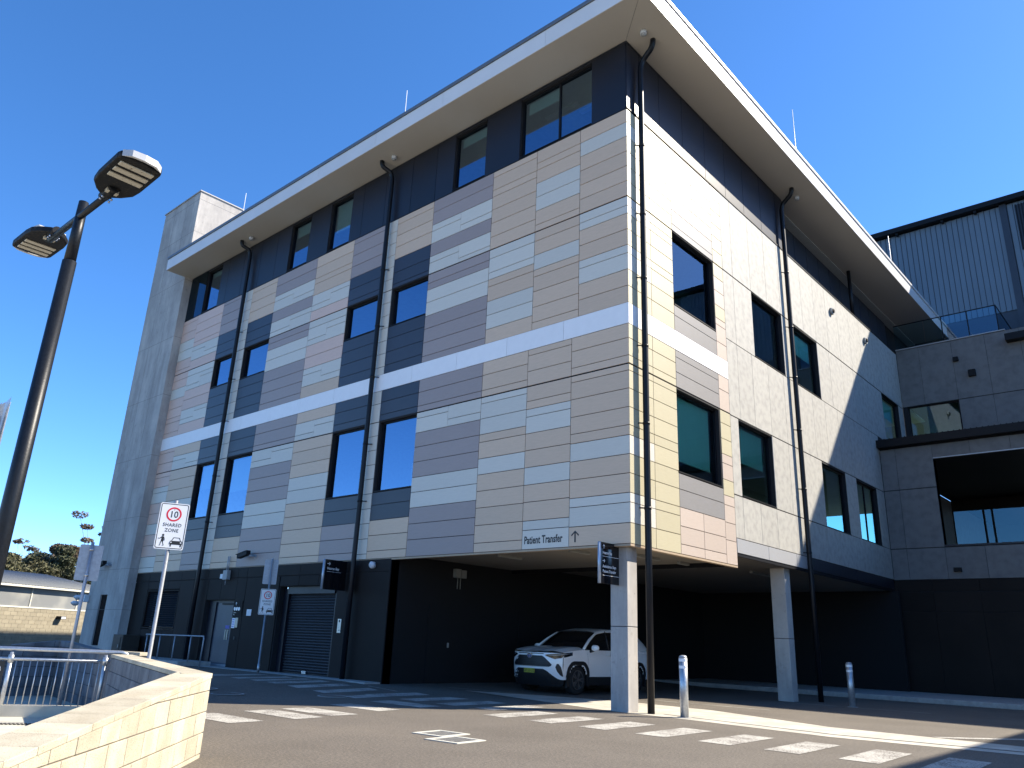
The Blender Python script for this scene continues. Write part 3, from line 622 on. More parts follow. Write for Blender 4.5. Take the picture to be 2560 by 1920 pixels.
# rooms behind the glass: floors, ceilings and back walls
rm = MB()
for (z0, z1) in ((4.2, 8.1), (8.5, 12.4), (13.4, 16.45)):
    rm.box(-32.6, -9.5, 19.0, 19.1, z0, z1); rm.box(-32.6, -9.5, 14.4, 19.0, z0 - 0.15, z0)
    rm.box(-15.0, -14.9, 19.1, 41, z0, z1); rm.box(-14.9, -9.5, 19.1, 41, z0 - 0.15, z0)
build('room_walls', rm, 'interior', H)
cl = MB()
for (z1) in (8.1, 12.4, 16.47):
    cl.box(-32.6, -9.5, 14.36, 19.0, z1, z1 + 0.04); cl.box(-14.9, -9.5, 19.0, 41, z1, z1 + 0.04)
build('room_ceiling', cl, 'ceiling_white', H)
for (x, y, z, ly) in ((-12.2, 15.0, 8.05, 0), (-17.2, 15.2, 8.05, 0), (-19.6, 15.2, 8.05, 0), (-11.2, 15.6, 16.40, 0), (-12.2, 15.2, 16.40, 0)):
    lt = MB().box(x - .6, x + .6, y - .07, y + .07, z - .03, z + 0.04); build('ceiling_light', lt, 'camera_white', H)
hr = MB()
hr.tube([(-17.2, 14.75, 6.15), (-16.75, 14.75, 6.20), (-16.5, 14.75, 6.45)], 0.02, 8); hr.tube([(-17.2, 14.75, 5.1), (-17.2, 14.75, 6.15)], 0.015, 6); hr.tube([(-16.85, 14.75, 5.1), (-16.85, 14.75, 6.18)], 0.015, 6)
build('stair_handrail', hr, 'camera_white', H)
# ---- roof
rf = MB().box(-32.93, -7.99, 12.93, 45.0, 16.56, 17.0); build('roof_slab', rf, 'gutter', H)
sf = MB(); sf.add([(-32.93, 12.93, 16.53), (-7.99, 12.93, 16.53), (XB, 14.1, 16.53), (-32.93, 14.1, 16.53)], [(3, 2, 1, 0)])
build('soffit', sf, 'soffit', H)
sf = MB(); sf.add([(-7.99, 12.945, 16.53), (-7.99, 45, 16.53), (-9.9, 45, 16.53), (-9.9, 24, 16.53), (XB, 24, 16.53), (XB + 0.012, 14.1, 16.53)], [(5, 4, 3, 2, 1, 0)])
build('soffit', sf, 'soffit', H)
fj = [-32.96, -30.9, -27.75, -24.6, -21.4, -18.2, -15.0, -11.0, -7.97]
PF = Plane((0, 12.91, 0), (1, 0, 0), (0, -1, 0)); PG = Plane((-7.97, 0, 0), (0, 1, 0), (1, 0, 0)); PE = Plane((-32.95, 0, 0), (0, 1, 0), (-1, 0, 0))
for a, b in zip(fj, fj[1:]): panel(PF, 'fascia_panel', 'fascia', a, b, 16.53, 17.06, H, gap=0.003, t=0.05)
fk = [12.91, 16.0, 19.2, 22.4, 25.6, 28.8, 32.0, 35.2, 38.4, 41.6, 45.0]
for a, b in zip(fk, fk[1:]): panel(PG, 'fascia_panel', 'fascia', a, b, 16.53, 17.06, H, gap=0.003, t=0.05)
panel(PE, 'fascia_panel', 'fascia', 12.91, 13.9, 16.53, 17.06, H, gap=0.003, t=0.05)
gu = MB().box(-32.99, -7.93, 12.87, 13.1, 17.065, 17.19); build('roof_edge_cap', gu, 'gutter', H, bevel=0.015)
gu = MB().box(-8.16, -7.93, 13.1, 45.0, 17.065, 17.19); build('roof_edge_cap', gu, 'fascia', H, bevel=0.015)
core = MB().box(-32.8, -9.95, 19.2, 41, 4.0, 16.5); core = MB().box(-32.85, -32.6, 14.4, 41.0, 3.5, 16.5); core.prism([(-32.86, 22.4), (-40.5, 38.4), (-32.86, 38.4)], 0.0, 16.35)  # end wall, plus a hidden wedge added to shade the low block building
build('end_wall_shade_block', core, 'cement', H)
# ---- carport
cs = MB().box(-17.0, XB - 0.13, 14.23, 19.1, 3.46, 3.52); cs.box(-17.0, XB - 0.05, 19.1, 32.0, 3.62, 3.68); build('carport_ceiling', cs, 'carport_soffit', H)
rt = MB().box(-32.85, XB, 14.105, 14.23, 3.30, 3.345); rt.box(XB - 0.13, XB - 0.004, 14.23, 19.08, 3.30, 3.345); build('edge_trim', rt, 'return_trim', H)
rt = MB().box(XB - 0.05, XB - 0.005, 19.1, 32.0, 3.60, 3.68); rt.box(-17, XB - .05, 19.1, 19.14, 3.345, 3.62); build('edge_beam', rt, 'frame', H)
cw = MB().box(-17.2, -17.0, 14.12, 27.0, 0.0, 3.62); cw.box(-17.2, -9.0, 31.6, 31.8, 0.0, 3.62); cw.box(-17.2, -17.0, 27.0, 31.6, 0, 3.62); build('carport_wall', cw, 'carport_shade', H)
for (y0, y1) in ((15.6, 16.5), (19.5, 20.5)):
    dd = MB().box(-16.99, -16.96, y0, y1, 0.12, 2.2); build('carport_door', dd, 'carport_shade', H)
    hd = MB().box(-16.96, -16.92, y1 - .12, y1 - .08, 1.05, 1.18); build('door_handle', hd, 'steel', H)
for (x, ya, yb, z) in ((-14.0, 18.4, 19.5, 3.62), (-10.69, 23.0, 24.4, 3.62), (-10.6, 18.5, 19.0, 3.46), (-14.1, 15.3, 16.2, 3.46), (-11.6, 15.1, 15.9, 3.46), (-10.7, 16.6, 17.7, 3.46)):
    t_ = tag(build('strip_light', MB().box(x - .05, x + .05, ya, yb, z - .07, z), 'light_strip', bevel=0.01), 'long unlit batten light on the carport ceiling at %s' % {18.4: 'mid depth above the car bonnet', 23.0: 'the second concrete column', 18.5: 'the edge behind the pink panels', 15.3: 'the front left above the car', 15.1: 'the front near the black direction sign', 16.6: 'the right beside the front concrete column'}[ya], 'light', 'batten lights on the carport ceiling')
for (x, y, lab) in ((-9.64, 14.48, 'front'), (-9.64, 22.66, 'rear')):
    cc = thing('concrete_column', 'square raw concrete column of the carport, ' + ('the front one beside the parked white car' if lab == 'front' else 'the one standing deeper behind the steel bollards'), 'column', (x, y, 0), 'concrete columns of the carport')
    top = 3.46 if lab == 'front' else 3.62
    a = MB().box(x - .215, x + .215, y - .19, y + .19, 0, 1.66); build('shaft', a, 'concrete', cc, bevel=0.012)
    a = MB().box(x - .210, x + .210, y - .185, y + .185, 1.66, 1.672); build('pour_joint', a, 'mortar_dark', cc)
    a = MB().box(x - .215, x + .215, y - .19, y + .19, 1.672, top); build('shaft', a, 'concrete', cc, bevel=0.012)
# ground floor of the front: dark panels
gx = [-32.85, -31.66, -30.0, -29.0, -28.0, -27.02, -26.0, -24.98, -24.40, -22.73, -21.33, -20.0, -19.0, -17.0]
for a, b in zip(gx, gx[1:]): panel(PA, 'brown_panel', 'brown_panel', a, b, 2.99, 3.335, H, gap=0.006)
def gpan(u0, u1, z0, z1): panel(PA, 'brown_panel', 'brown_panel', u0, u1, z0, z1, H, gap=0.006)
gpan(-32.85, -31.66, 0.0, 2.97); gpan(-31.65, -30.0, 2.68, 2.97); gpan(-30.0, -29.0, 2.68, 2.97); gpan(-29.0, -28.0, 0.0, 2.97); gpan(-28.0, -26.93, 0.0, 2.97)
for a, b in ((-31.65, -30.77), (-30.77, -29.88), (-29.88, -29.0)): gpan(a, b, 0.0, 1.21)
gpan(-26.92, -26.0, 2.27, 2.97); gpan(-26.0, -24.98, 2.27, 2.97); gpan(-24.98, -24.38, 0.0, 2.97); gpan(-24.37, -22.4, 0.0, 2.97)
gpan(-22.36, -21.33, 2.67, 2.97); gpan(-21.33, -20.3, 2.67, 2.97); gpan(-20.3, -19.34, 2.67, 2.97); gpan(-19.33, -18.62, 0.0, 2.97); gpan(-18.61, -17.0, 0.0, 2.97)
# louvre, door, roller door
lv = MB(); PA.box(lv, -31.63, -29.02, 1.24, 1.29, -0.2, 0.0); PA.box(lv, -31.63, -29.02, 2.61, 2.65, -0.2, 0.0); PA.box(lv, -31.63, -31.58, 1.29, 2.61, -0.2, 0); PA.box(lv, -29.07, -29.02, 1.29, 2.61, -0.2, 0)
lo = build('louvre', lv, 'brown_panel', H)
for k in range(16):
    z = 1.33 + k * 0.08; s_ = MB(); s_.add([PA.p(-31.58, z, -0.04), PA.p(-29.07, z, -0.04), PA.p(-29.07, z + 0.075, -0.10), PA.p(-31.58, z + 0.075, -0.10)], [(0, 1, 2, 3)]); build('louvre_blade', s_, 'frame', lo)
dr_ = MB(); PA.box(dr_, -26.42, -25.02, 0.14, 2.20, -0.24, -0.19); door = build('service_door', dr_, 'door', H)
f_ = MB(); PA.box(f_, -26.48, -26.42, 0.14, 2.26, -0.25, -0.14); PA.box(f_, -26.42, -25.0, 2.20, 2.26, -0.25, -0.14); build('door_frame', f_, 'dark_band', door)
f_ = MB(); PA.box(f_, -26.9, -26.48, 0.12, 2.26, -0.25, -0.16); build('door_side_panel', f_, 'dark_band', door)
f_ = MB(); PA.box(f_, -26.42, -25.02, 0.125, 0.20, -0.19, -0.17); build('kick_plate', f_, 'galv_dull', door)
f_ = MB(); PA.box(f_, -26.0, -25.1, 2.12, 2.17, -0.19, -0.13); build('door_closer', f_, 'frame', door)
for x in (-25.60, -25.47):
    f_ = MB(); PA.box(f_, x - .025, x + .025, 0.98, 1.30, -0.19, -0.165); build('push_plate', f_, 'push_plate', door)
    f_ = MB(); PA.box(f_, x - .05, x - .01, 1.34, 1.44, -0.19, -0.18); PA.box(f_, x + .015, x + .055, 1.34, 1.44, -0.19, -0.18); build('door_notice', f_, 'blue_sign', door)
rr = MB(); PA.box(rr, -22.35, -19.36, 0.12, 2.5, -0.30, -0.29); rd = build('roller_door', rr, 'roller', H)
k = 0; z = 0.16
while z < 2.44:
    s_ = MB(); pts = [(z + 0.075 * (0.5 - 0.5 * math.cos(math.pi * t / 4)), -0.288 + 0.022 * math.sin(math.pi * t / 4)) for t in range(5)]
    for i in range(4): s_.add([PA.p(-22.12, pts[i][0], pts[i][1]), PA.p(-19.62, pts[i][0], pts[i][1]), PA.p(-19.62, pts[i + 1][0], pts[i + 1][1]), PA.p(-22.12, pts[i + 1][0], pts[i + 1][1])], [(0, 1, 2, 3)])
    build('slat', s_, 'roller', rd); z += 0.08
s_ = MB(); PA.box(s_, -21.0, -20.78, 0.14, 0.22, -0.27, -0.24); build('door_handle', s_, 'galv', rd)
s_ = MB(); PA.box(s_, -22.35, -22.1, 0.12, 2.6, -0.29, -0.20); PA.box(s_, -19.64, -19.36, 0.12, 2.6, -0.29, -0.20); PA.box(s_, -22.1, -19.64, 2.44, 2.66, -0.29, -0.15); build('guide_rail', s_, 'dark_band', rd)

# ---- downpipes
def downpipe(pts, brs, bdir, r=0.074, elbow=True, parent=H):
    mb = MB().tube(pts, r, 16); p_ = build('downpipe', mb, 'black_pipe', parent)
    for (x, y, z) in brs:
        b_ = MB().tube([(x, y, z), (x + bdir[0], y + bdir[1], z)], 0.016, 8)
        b_.tube([(x, y, z - .03), (x, y, z + .03)], r + 0.008, 16); build('pipe_bracket', b_, 'black_pipe', p_)
    return p_
def elb(a, b, c, n=6):
    a, b, c = Vector(a), Vector(b), Vector(c); return [tuple((1 - t) ** 2 * a + 2 * t * (1 - t) * b + t * t * c) for t in [i / n for i in range(n + 1)]]
def front_pipe(x):
    y = 13.94; top = [(x, y, 0.12), (x, y, 3.3), (x, y, 15.7)] + elb((x, y, 15.85), (x, y, 16.12), (x - .04, y - .12, 16.2)) + elb((x - .12, y - .26, 16.28), (x - .18, y - .36, 16.34), (x - .18, y - .36, 16.54))
    return downpipe(top, [(x, y, z) for z in (12.54, 10.57, 8.87, 6.74, 5.02)], (0.16, 0.13))
front_pipe(-18.47); front_pipe(-27.45)
def side_pipe(y, x=-9.067, z0=0.0):
    top = [(x, y, z0), (x, y, 3.3), (x, y, 15.6)] + elb((x, y, 15.75), (x, y, 16.02), (x + .12, y, 16.12)) + elb((x + .26, y - .02, 16.22), (x + .42, y - .04, 16.30), (x + .43, y - .05, 16.54))
    return downpipe(top, [(x, y, z) for z in (13.44, 11.45, 9.70, 7.95, 6.07, 4.15)], (-0.12, -0.14))
side_pipe(14.575); side_pipe(23.55); side_pipe(31.2, z0=14.4) if False else None
downpipe([(-9.3, 30.9, 14.44), (-9.3, 30.9, 16.54)], [], (0, 0))
for (x, y, lab) in ((-8.67, 14.11, 'beside the corner downpipe elbow'), (-18.1, 13.65, 'beside the middle front downpipe'), (-27.04, 13.65, 'beside the leftmost front downpipe'), (-8.71, 24.12, 'beside the second downpipe of the sunlit side')):
    t_ = thing('soffit_sensor', 'small round fitting under the roof overhang ' + lab, 'sensor', (x, y, 16.38), 'round fittings under the roof overhang')
    build('housing', MB().tube([(x, y, 16.53), (x, y, 16.42)], 0.085, 16), 'camera_white', t_)
    build('lens', MB().tube([(x, y, 16.42), (x, y, 16.39), (x, y, 16.375)], [0.065, 0.06, 0.035], 16), 'grey_box', t_)
for (x, y, z1, lab) in ((-17.43, 13.4, 18.68, 'near the middle of the front roof edge'), (-27.6, 13.4, 18.68, 'beside the concrete tower'), (-8.3, 23.3, 19.5, 'above the sunlit roof edge'), (-8.3, 33.7, 19.1, 'at the far end of the sunlit roof edge')):
    t_ = tag(build('lightning_rod', MB().tube([(x, y, 17.18), (x, y, 17.5), (x, y, z1)], [0.028, 0.016, 0.012], 6), 'camera_white'), 'thin pale lightning rod standing ' + lab, 'lightning rod', 'lightning rods on the roof')

# ================================================================== TOWER
T = thing('concrete_tower', 'tall raw concrete stair tower at the far end of the panelled front', 'tower', (-34.6, 15, 0))
tw = holed(Plane((0, 13.75, 0), (1, 0, 0), (0, -1, 0)), -36.45, -32.85, -1.0, 21.0, [(-35.2, -34.5, 0.5, 2.5)], -0.35, 0)
tw.box(-36.45, -36.1, 14.1, 20.5, -1, 21); tw.box(-33.2, -32.85, 14.1, 20.5, -1, 21); tw.box(-36.1, -33.2, 20.2, 20.5, -1, 21)
build('tower_wall', tw, 'concrete', T)
cp = MB().box(-36.5, -32.8, 13.70, 20.55, 21.0, 21.05); build('parapet_cap', cp, 'grey_metal', T)
pjs = MB()
for z in (1.9, 3.5, 5.6, 8.2, 10.9, 13.6, 16.4, 18.9, 20.6): pjs.box(-36.452, -32.848, 13.747, 13.752, z, z + 0.012); pjs.box(-32.852, -32.847, 13.752, 20.5, z, z + 0.012)
for x in (-35.3, -34.1): pjs.box(x, x + 0.01, 13.7475, 13.752, 3.5, 21)
build('formwork_joint', pjs, 'cement_shade', T, kind='stuff')
lvt = MB().box(-35.2, -34.5, 13.95, 13.97, 0.5, 2.5); slot = build('slot_louvre', lvt, 'joint', T)
for i in range(6): build('louvre_blade', MB().box(-35.17 + i * .115, -35.14 + i * .115, 13.80, 13.9, 0.5, 2.5), 'frame', slot)
def cctv(x, y, z, L, lab, dx=-1):
    t_ = thing('security_camera', lab, 'camera', (x, y, z), 'bullet security cameras')
    b_ = MB().tube([(x, y, z), (x, y - .12, z), (x + dx * .06, y - .2, z + .02)], 0.03, 8); b_.tube([(x, y + 0.0, z), (x, y - .02, z)], 0.07, 12); build('bracket', b_, 'galv_dull', t_)
    c_ = MB(); F = Matrix.Translation((x + dx * (.06 + L / 2), y - .24, z + .05)) @ Matrix.Rotation(R(10) * dx, 4, 'Y')
    q = MB().box(-L / 2, L / 2, -.08, .08, -.07, .07); c_.add([F @ Vector(p) for p in q.v], q.f); q = MB().box(-L / 2 - .08, L / 2, -.09, .09, .07, .085); c_.add([F @ Vector(p) for p in q.v], q.f)
    build('body', c_, 'lamp_body', t_, bevel=0.015); return t_
cctv(-34.75, 13.75, 3.68, 0.55, 'dark bullet security camera on the concrete tower above its slot louvre')
cctv(-24.05, 14.1, 3.66, 0.60, 'dark hooded fitting on the grey panels above the service door signs')
dm = thing('dome_camera', 'pair of pale blue dome cameras on the outer edge of the concrete tower', 'camera', (-36.45, 13.7, 2.35))
build('mount', MB().box(-36.55, -36.3, 13.55, 13.75, 2.2, 2.5), 'camera_white', dm, bevel=0.02)
for (x, z) in ((-36.85, 2.36), (-37.05, 2.12)):
    build('dome', MB().tube([(x, 13.5, z + .12), (x, 13.5, z + .05), (x, 13.5, z), (x, 13.5, z - .08)], [0.10, 0.19, 0.17, 0.06], 16), 'camera_white', dm)
build('arm', MB().tube([(-36.5, 13.62, 2.4), (-36.85, 13.5, 2.44), (-37.05, 13.5, 2.3)], 0.03, 8), 'camera_white', dm)

# ================================================================== RIGHT WING
C = thing('right_wing', 'grey cement clad wing in shade with a deep balcony and black gutter', 'building', (-5, 32.04, 0))
cu = holed(PC, -9.2, 14, 9.0, 14.55, [(-9.0, -6.97, 10.43, 11.84)], -0.30, -0.018); build('upper_wall', cu, 'joint', C)
cx = [-9.2, -8.27, -6.96, -5.67, -4.40, -3.1, -1.8, -0.5, 0.8, 2.1, 3.4]
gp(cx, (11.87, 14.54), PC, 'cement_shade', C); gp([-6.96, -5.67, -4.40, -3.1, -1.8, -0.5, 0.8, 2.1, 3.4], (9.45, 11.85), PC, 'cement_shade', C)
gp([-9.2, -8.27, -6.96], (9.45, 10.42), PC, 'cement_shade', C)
window(PC, -9.0, -6.98, 10.43, 11.84, C, glass='glass_teal', recess=0.1)
rb = MB().box(-9.0, 3, 39.5, 39.6, 9.2, 14.2); rb.box(-9.0, 3, 36.5, 39.5, 9.1, 9.2); build('room_walls', rb, 'interior', C)
cap = MB().box(-9.2, -4.87, 36.10, 36.44, 14.555, 14.60); build('parapet_cap', cap, 'grey_metal', C)
st = MB().box(-4.87, 14, 35.7, 36.4, 13.95, 14.24); build('black_gutter', st, 'frame', C)
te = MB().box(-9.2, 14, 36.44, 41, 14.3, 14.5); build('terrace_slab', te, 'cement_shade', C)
op = [(-7.33, 14.0, 5.27, 8.50)]
cl_ = holed(PL, -9.2, 14, 4.05, 9.05, op, -0.35, -0.018); build('lower_wall', cl_, 'joint', C)
lx = [-9.2, -8.64, -7.335]
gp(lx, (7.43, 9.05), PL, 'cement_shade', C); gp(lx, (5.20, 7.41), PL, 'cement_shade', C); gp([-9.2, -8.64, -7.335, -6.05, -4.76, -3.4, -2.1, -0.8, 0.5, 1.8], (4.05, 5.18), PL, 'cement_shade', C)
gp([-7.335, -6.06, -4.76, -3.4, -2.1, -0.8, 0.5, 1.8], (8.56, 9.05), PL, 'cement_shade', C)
tri = MB(); PL.box(tri, -7.33, 14, 8.505, 8.55, -0.02, 0.012); build('edge_trim', tri, 'galv_dull', C)
rv = MB(); PL.box(rv, -7.335, -7.33, 5.2, 8.5, -0.35, 0.0); PL.box(rv, -7.33, 14, 5.21, 5.27, -0.35, 0.01); build('opening_trim', rv, 'dark_band', C)
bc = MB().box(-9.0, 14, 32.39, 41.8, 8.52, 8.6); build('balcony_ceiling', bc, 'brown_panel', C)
bf = MB().box(-9.0, 14, 32.39, 41.8, 4.1, 4.3); bf.box(-9.19, -9.0, 32.39, 41.8, 4.3, 8.5); build('balcony_floor', bf, 'cement_shade', C)
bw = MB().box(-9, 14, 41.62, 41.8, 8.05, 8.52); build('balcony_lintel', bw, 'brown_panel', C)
PBK = Plane((0, 41.6, 0), (1, 0, 0), (0, -1, 0))
glass_mat('glass_mirror', (0.10, 0.16, 0.18), (0.72, 0.80, 0.85), 0.55)
for a, b in ((-9.0, -7.7), (-7.7, -7.35), (-7.35, -5.9), (-5.9, -4.2), (-4.2, -2.5), (-2.5, -0.8), (-0.8, 1)):
    window(PBK, a, b, 4.4, 8.05, C, glass='glass_mirror', recess=0.0, sill=False)
gt = MB().box(-9.25, 14, 31.70, 32.06, 9.10, 9.40); gt.box(-9.2, 14, 32.06, 36.1, 9.06, 9.14)
build('gutter', gt, 'frame', C)
rbs = MB()
for i in range(60): x = -9.1 + i * 0.19; rbs.tube([(x, 31.75, 9.42), (x, 36.1, 9.6)], 0.022, 5)
build('roof_rib', rbs, 'frame', C, kind='stuff')
gw = MB().box(-9.2, 14, 32.04, 32.3, 0.0, 4.04); build('base_wall', gw, 'joint', C)
for a, b in zip((-9.2, -7.9, -6.38, -4.7, -3.0, -1.3), (-7.9, -6.38, -4.7, -3.0, -1.3, 0.4)):
    panel(PL, 'brown_panel', 'brown_panel', a, b, 3.63, 4.04, C, gap=0.006, d=0.025); panel(PL, 'brown_panel', 'brown_panel', a, b, 2.91, 3.60, C, gap=0.006, d=0.02); panel(PL, 'brown_panel', 'brown_panel', a, b, 0.15, 2.90, C, gap=0.006, d=0.02)
for (u0, u1, z0, z1, lab) in ((-6.94, -6.74, 13.55, 13.74, 'small black vent box under the parapet of the shaded wing'), (-6.44, -6.17, 12.77, 13.06, 'square black wall light high on the shaded grey wing')):
    v_ = MB(); PC.box(v_, u0, u1, z0, z1, 0, 0.14); tag(build('wall_fitting', v_, 'lamp_body', bevel=0.01), lab, 'wall fitting')
v_ = MB(); PL.box(v_, -7.12, -6.87, 4.30, 4.44, 0, 0.14); tag(build('wall_fitting', v_, 'lamp_body', bevel=0.01), 'small black wall light below the balcony opening of the shaded wing', 'wall fitting')
for (y, lab) in ((27.97, 'left'), (31.68, 'right')):
    t_ = thing('bulkhead_lamp', 'small dark round lamp on the sunlit grey wall, ' + ('nearer to the downpipe' if lab == 'left' else 'nearer to the diagonal shadow'), 'lamp', (XB, y, 13.63), 'round lamps on the sunlit side wall')
    build('housing', MB().tube([PB.p(y, 13.63, 0), PB.p(y, 13.63, 0.10)], 0.14, 16), 'grey_box', t_); build('lens', MB().tube([PB.p(y, 13.63, 0.10), PB.p(y, 13.63, 0.14)], [0.10, 0.07], 16), 'frame', t_)
# glass balustrade on the terrace
G = thing('glass_balustrade', 'frameless blue glass balustrade with dark top rail on the terrace parapet', 'balustrade', (-7, 36.2, 14.6))
for a, b in ((-9.2, -7.95), (-7.93, -7.22), (-7.20, -6.20), (-6.18, -5.10)):
    g_ = MB(); g_.add([(a, 36.2, 14.6), (b, 36.2, 14.6), (b, 36.2, 15.76), (a, 36.2, 15.76)], [(0, 1, 2, 3)]); build('glass_pane', g_, 'glass_rail', G)
g_ = MB(); g_.add([(-5.08, 36.2, 14.6), (-5.08, 40.5, 14.6), (-5.08, 40.5, 15.76), (-5.08, 36.2, 15.76)], [(0, 1, 2, 3)]); build('glass_pane', g_, 'glass_rail', G)
build('top_rail', MB().tube([(-9.2, 36.2, 15.78), (-5.08, 36.2, 15.78), (-5.08, 40.6, 15.78)], 0.025, 8), 'frame', G)
for x in (-7.21, -6.19, -5.09): build('post', MB().box(x - .02, x + .02, 36.18, 36.22, 14.6, 15.76), 'frame', G)
# metal clad plant building behind
Mt = thing('ribbed_metal_building', 'tall blue grey ribbed metal building behind the terrace', 'building', (-4, 41, 0))
mw = MB().box(-17, 13.95, 41.03, 60, 14.0, 22.85); build('core_wall', mw, 'clad_dark', Mt)
x = -14.2
while x < -4.9:
    q = MB(); q.box(x + .012, x + .205, 40.985, 41.03, 17.25, 22.80); q.box(x + .205, x + .235, 40.955, 41.03, 17.25, 22.80)
    build('wall_sheet', q, 'clad_rib', Mt); x += 0.247
q = MB().box(-4.88, -4.58, 40.90, 41.03, 14.5, 22.85); build('corner_post', q, 'clad_dark', Mt)
x = -4.56
while x < 4:
    q = MB(); q.box(x + .012, x + .205, 40.985, 41.03, 17.25, 22.80); q.box(x + .205, x + .235, 40.955, 41.03, 17.25, 22.80); build('wall_sheet', q, 'clad_rib', Mt); x += 0.247
q = MB().box(-4.23, -2.2, 40.85, 40.95, 20.2, 22.6); lw_ = build('plant_louvre', q, 'clad_dark', Mt)
for i in range(16): build('louvre_blade', MB().box(-4.2 + i * .125, -4.15 + i * .125, 40.79, 40.85, 20.2, 22.6), 'frame', lw_)
q = MB().box(-17.1, 13.9, 40.6, 41.0, 22.85, 23.08); q.box(-17.1, 13.9, 40.6, 60.1, 23.08, 23.12); build('eave_gutter', q, 'frame', Mt)
for x in (-9.6, -7.4, -5.9): build('eave_bracket', MB().box(x - .06, x + .06, 40.7, 40.95, 22.72, 22.85), 'frame', Mt)
# block outside the frame, added to cast shade across the forecourt
E_ = thing('added_shade_wing', 'plain unseen cement clad block added to shade the forecourt', 'building', (10, 26, 0))
build('wall', MB().box(5.25, 14, 18.5, 32.03, 0.0, 12.05), 'cement', E_); build('roof', MB().box(5.2, 14.05, 18.45, 32.03, 12.05, 12.1), 'gutter', E_)

# ================================================================== SIGNS
F_A = lambda x, z: frame_of((x, 14.1 - 0.001, z), (1, 0, 0), (0, 0, 1), (0, -1, 0))
ps = thing('wall_lettering', 'black Patient Transfer lettering with an upward arrow at the corner of the cladding', 'sign', (-11.5, 14.09, 3.4))
build('lettering', text_mb('Patient Transfer', 0.250, F_A(-12.19, 3.48), 0.006, sx=0.665, space=1.05, bold=0.006), 'sign_black', ps)
q = MB(); arrow(q, F_A(-10.68, 3.575), 0, 0, 0.26, math.pi / 2, 0, 0.006, 0.14); build('arrow', q, 'sign_black', ps)
def blade(x, y0, y1, z0, z1, lab, lines, cat='sign'):
    t_ = thing('direction_sign', lab, cat, (x, y1, z0), 'black blade direction signs')
    build('board', MB().box(x - .03, x + .03, y0 + .05, y1, z0, z1), 'dir_sign', t_, bevel=0.004)
    build('edge_strip', MB().tube([(x, y0 + .03, z0), (x, y0 + .03, z1)], 0.035, 12), 'dir_edge', t_)
    F = frame_of((x + .031, y0, z0), (0, 1, 0), (0, 0, 1), (1, 0, 0)); Wd, Hh = y1 - y0, z1 - z0
    for ln in lines:
        if ln[0] == 'T': build('lettering', text_mb(ln[1], ln[4], F @ Matrix.Translation((ln[2], ln[3], 0)), 0.003, sx=0.85), 'reflective', t_)
        elif ln[0] == 'A': q = MB(); arrow(q, F, ln[1], ln[2], ln[3], ln[4], 0, 0.003, 0.13); build('arrow', q, 'reflective', t_)
        elif ln[0] == 'L': q = MB(); flat(q, F, [(ln[1], ln[3]), (ln[2], ln[3]), (ln[2], ln[3] + .006), (ln[1], ln[3] + .006)], 0, 0.003); build('divider', q, 'reflective', t_)
blade(-9.66, 13.57, 14.285, 2.50, 3.35, 'black direction sign for Hearse Bay, Ambulance Bays and Patient Transfer on the front column',
      [('A', 0.15, 0.76, 0.085, math.pi / 2), ('T', 'Hearse Bay', 0.11, 0.605, 0.088), ('L', 0.11, 0.70, 0.555), ('A', 0.15, 0.465, 0.085, 0), ('T', 'Ambulance Bays', 0.11, 0.325, 0.088), ('T', 'Patient Transfer', 0.11, 0.225, 0.088), ('L', 0.11, 0.70, 0.165)])
blade(-18.97, 13.27, 14.08, 2.48, 3.31, 'black direction sign for Hearse Bay above the roller door',
      [('A', 0.17, 0.71, 0.11, 0), ('T', 'Hearse Bay', 0.13, 0.55, 0.105), ('L', 0.13, 0.62, 0.49)])
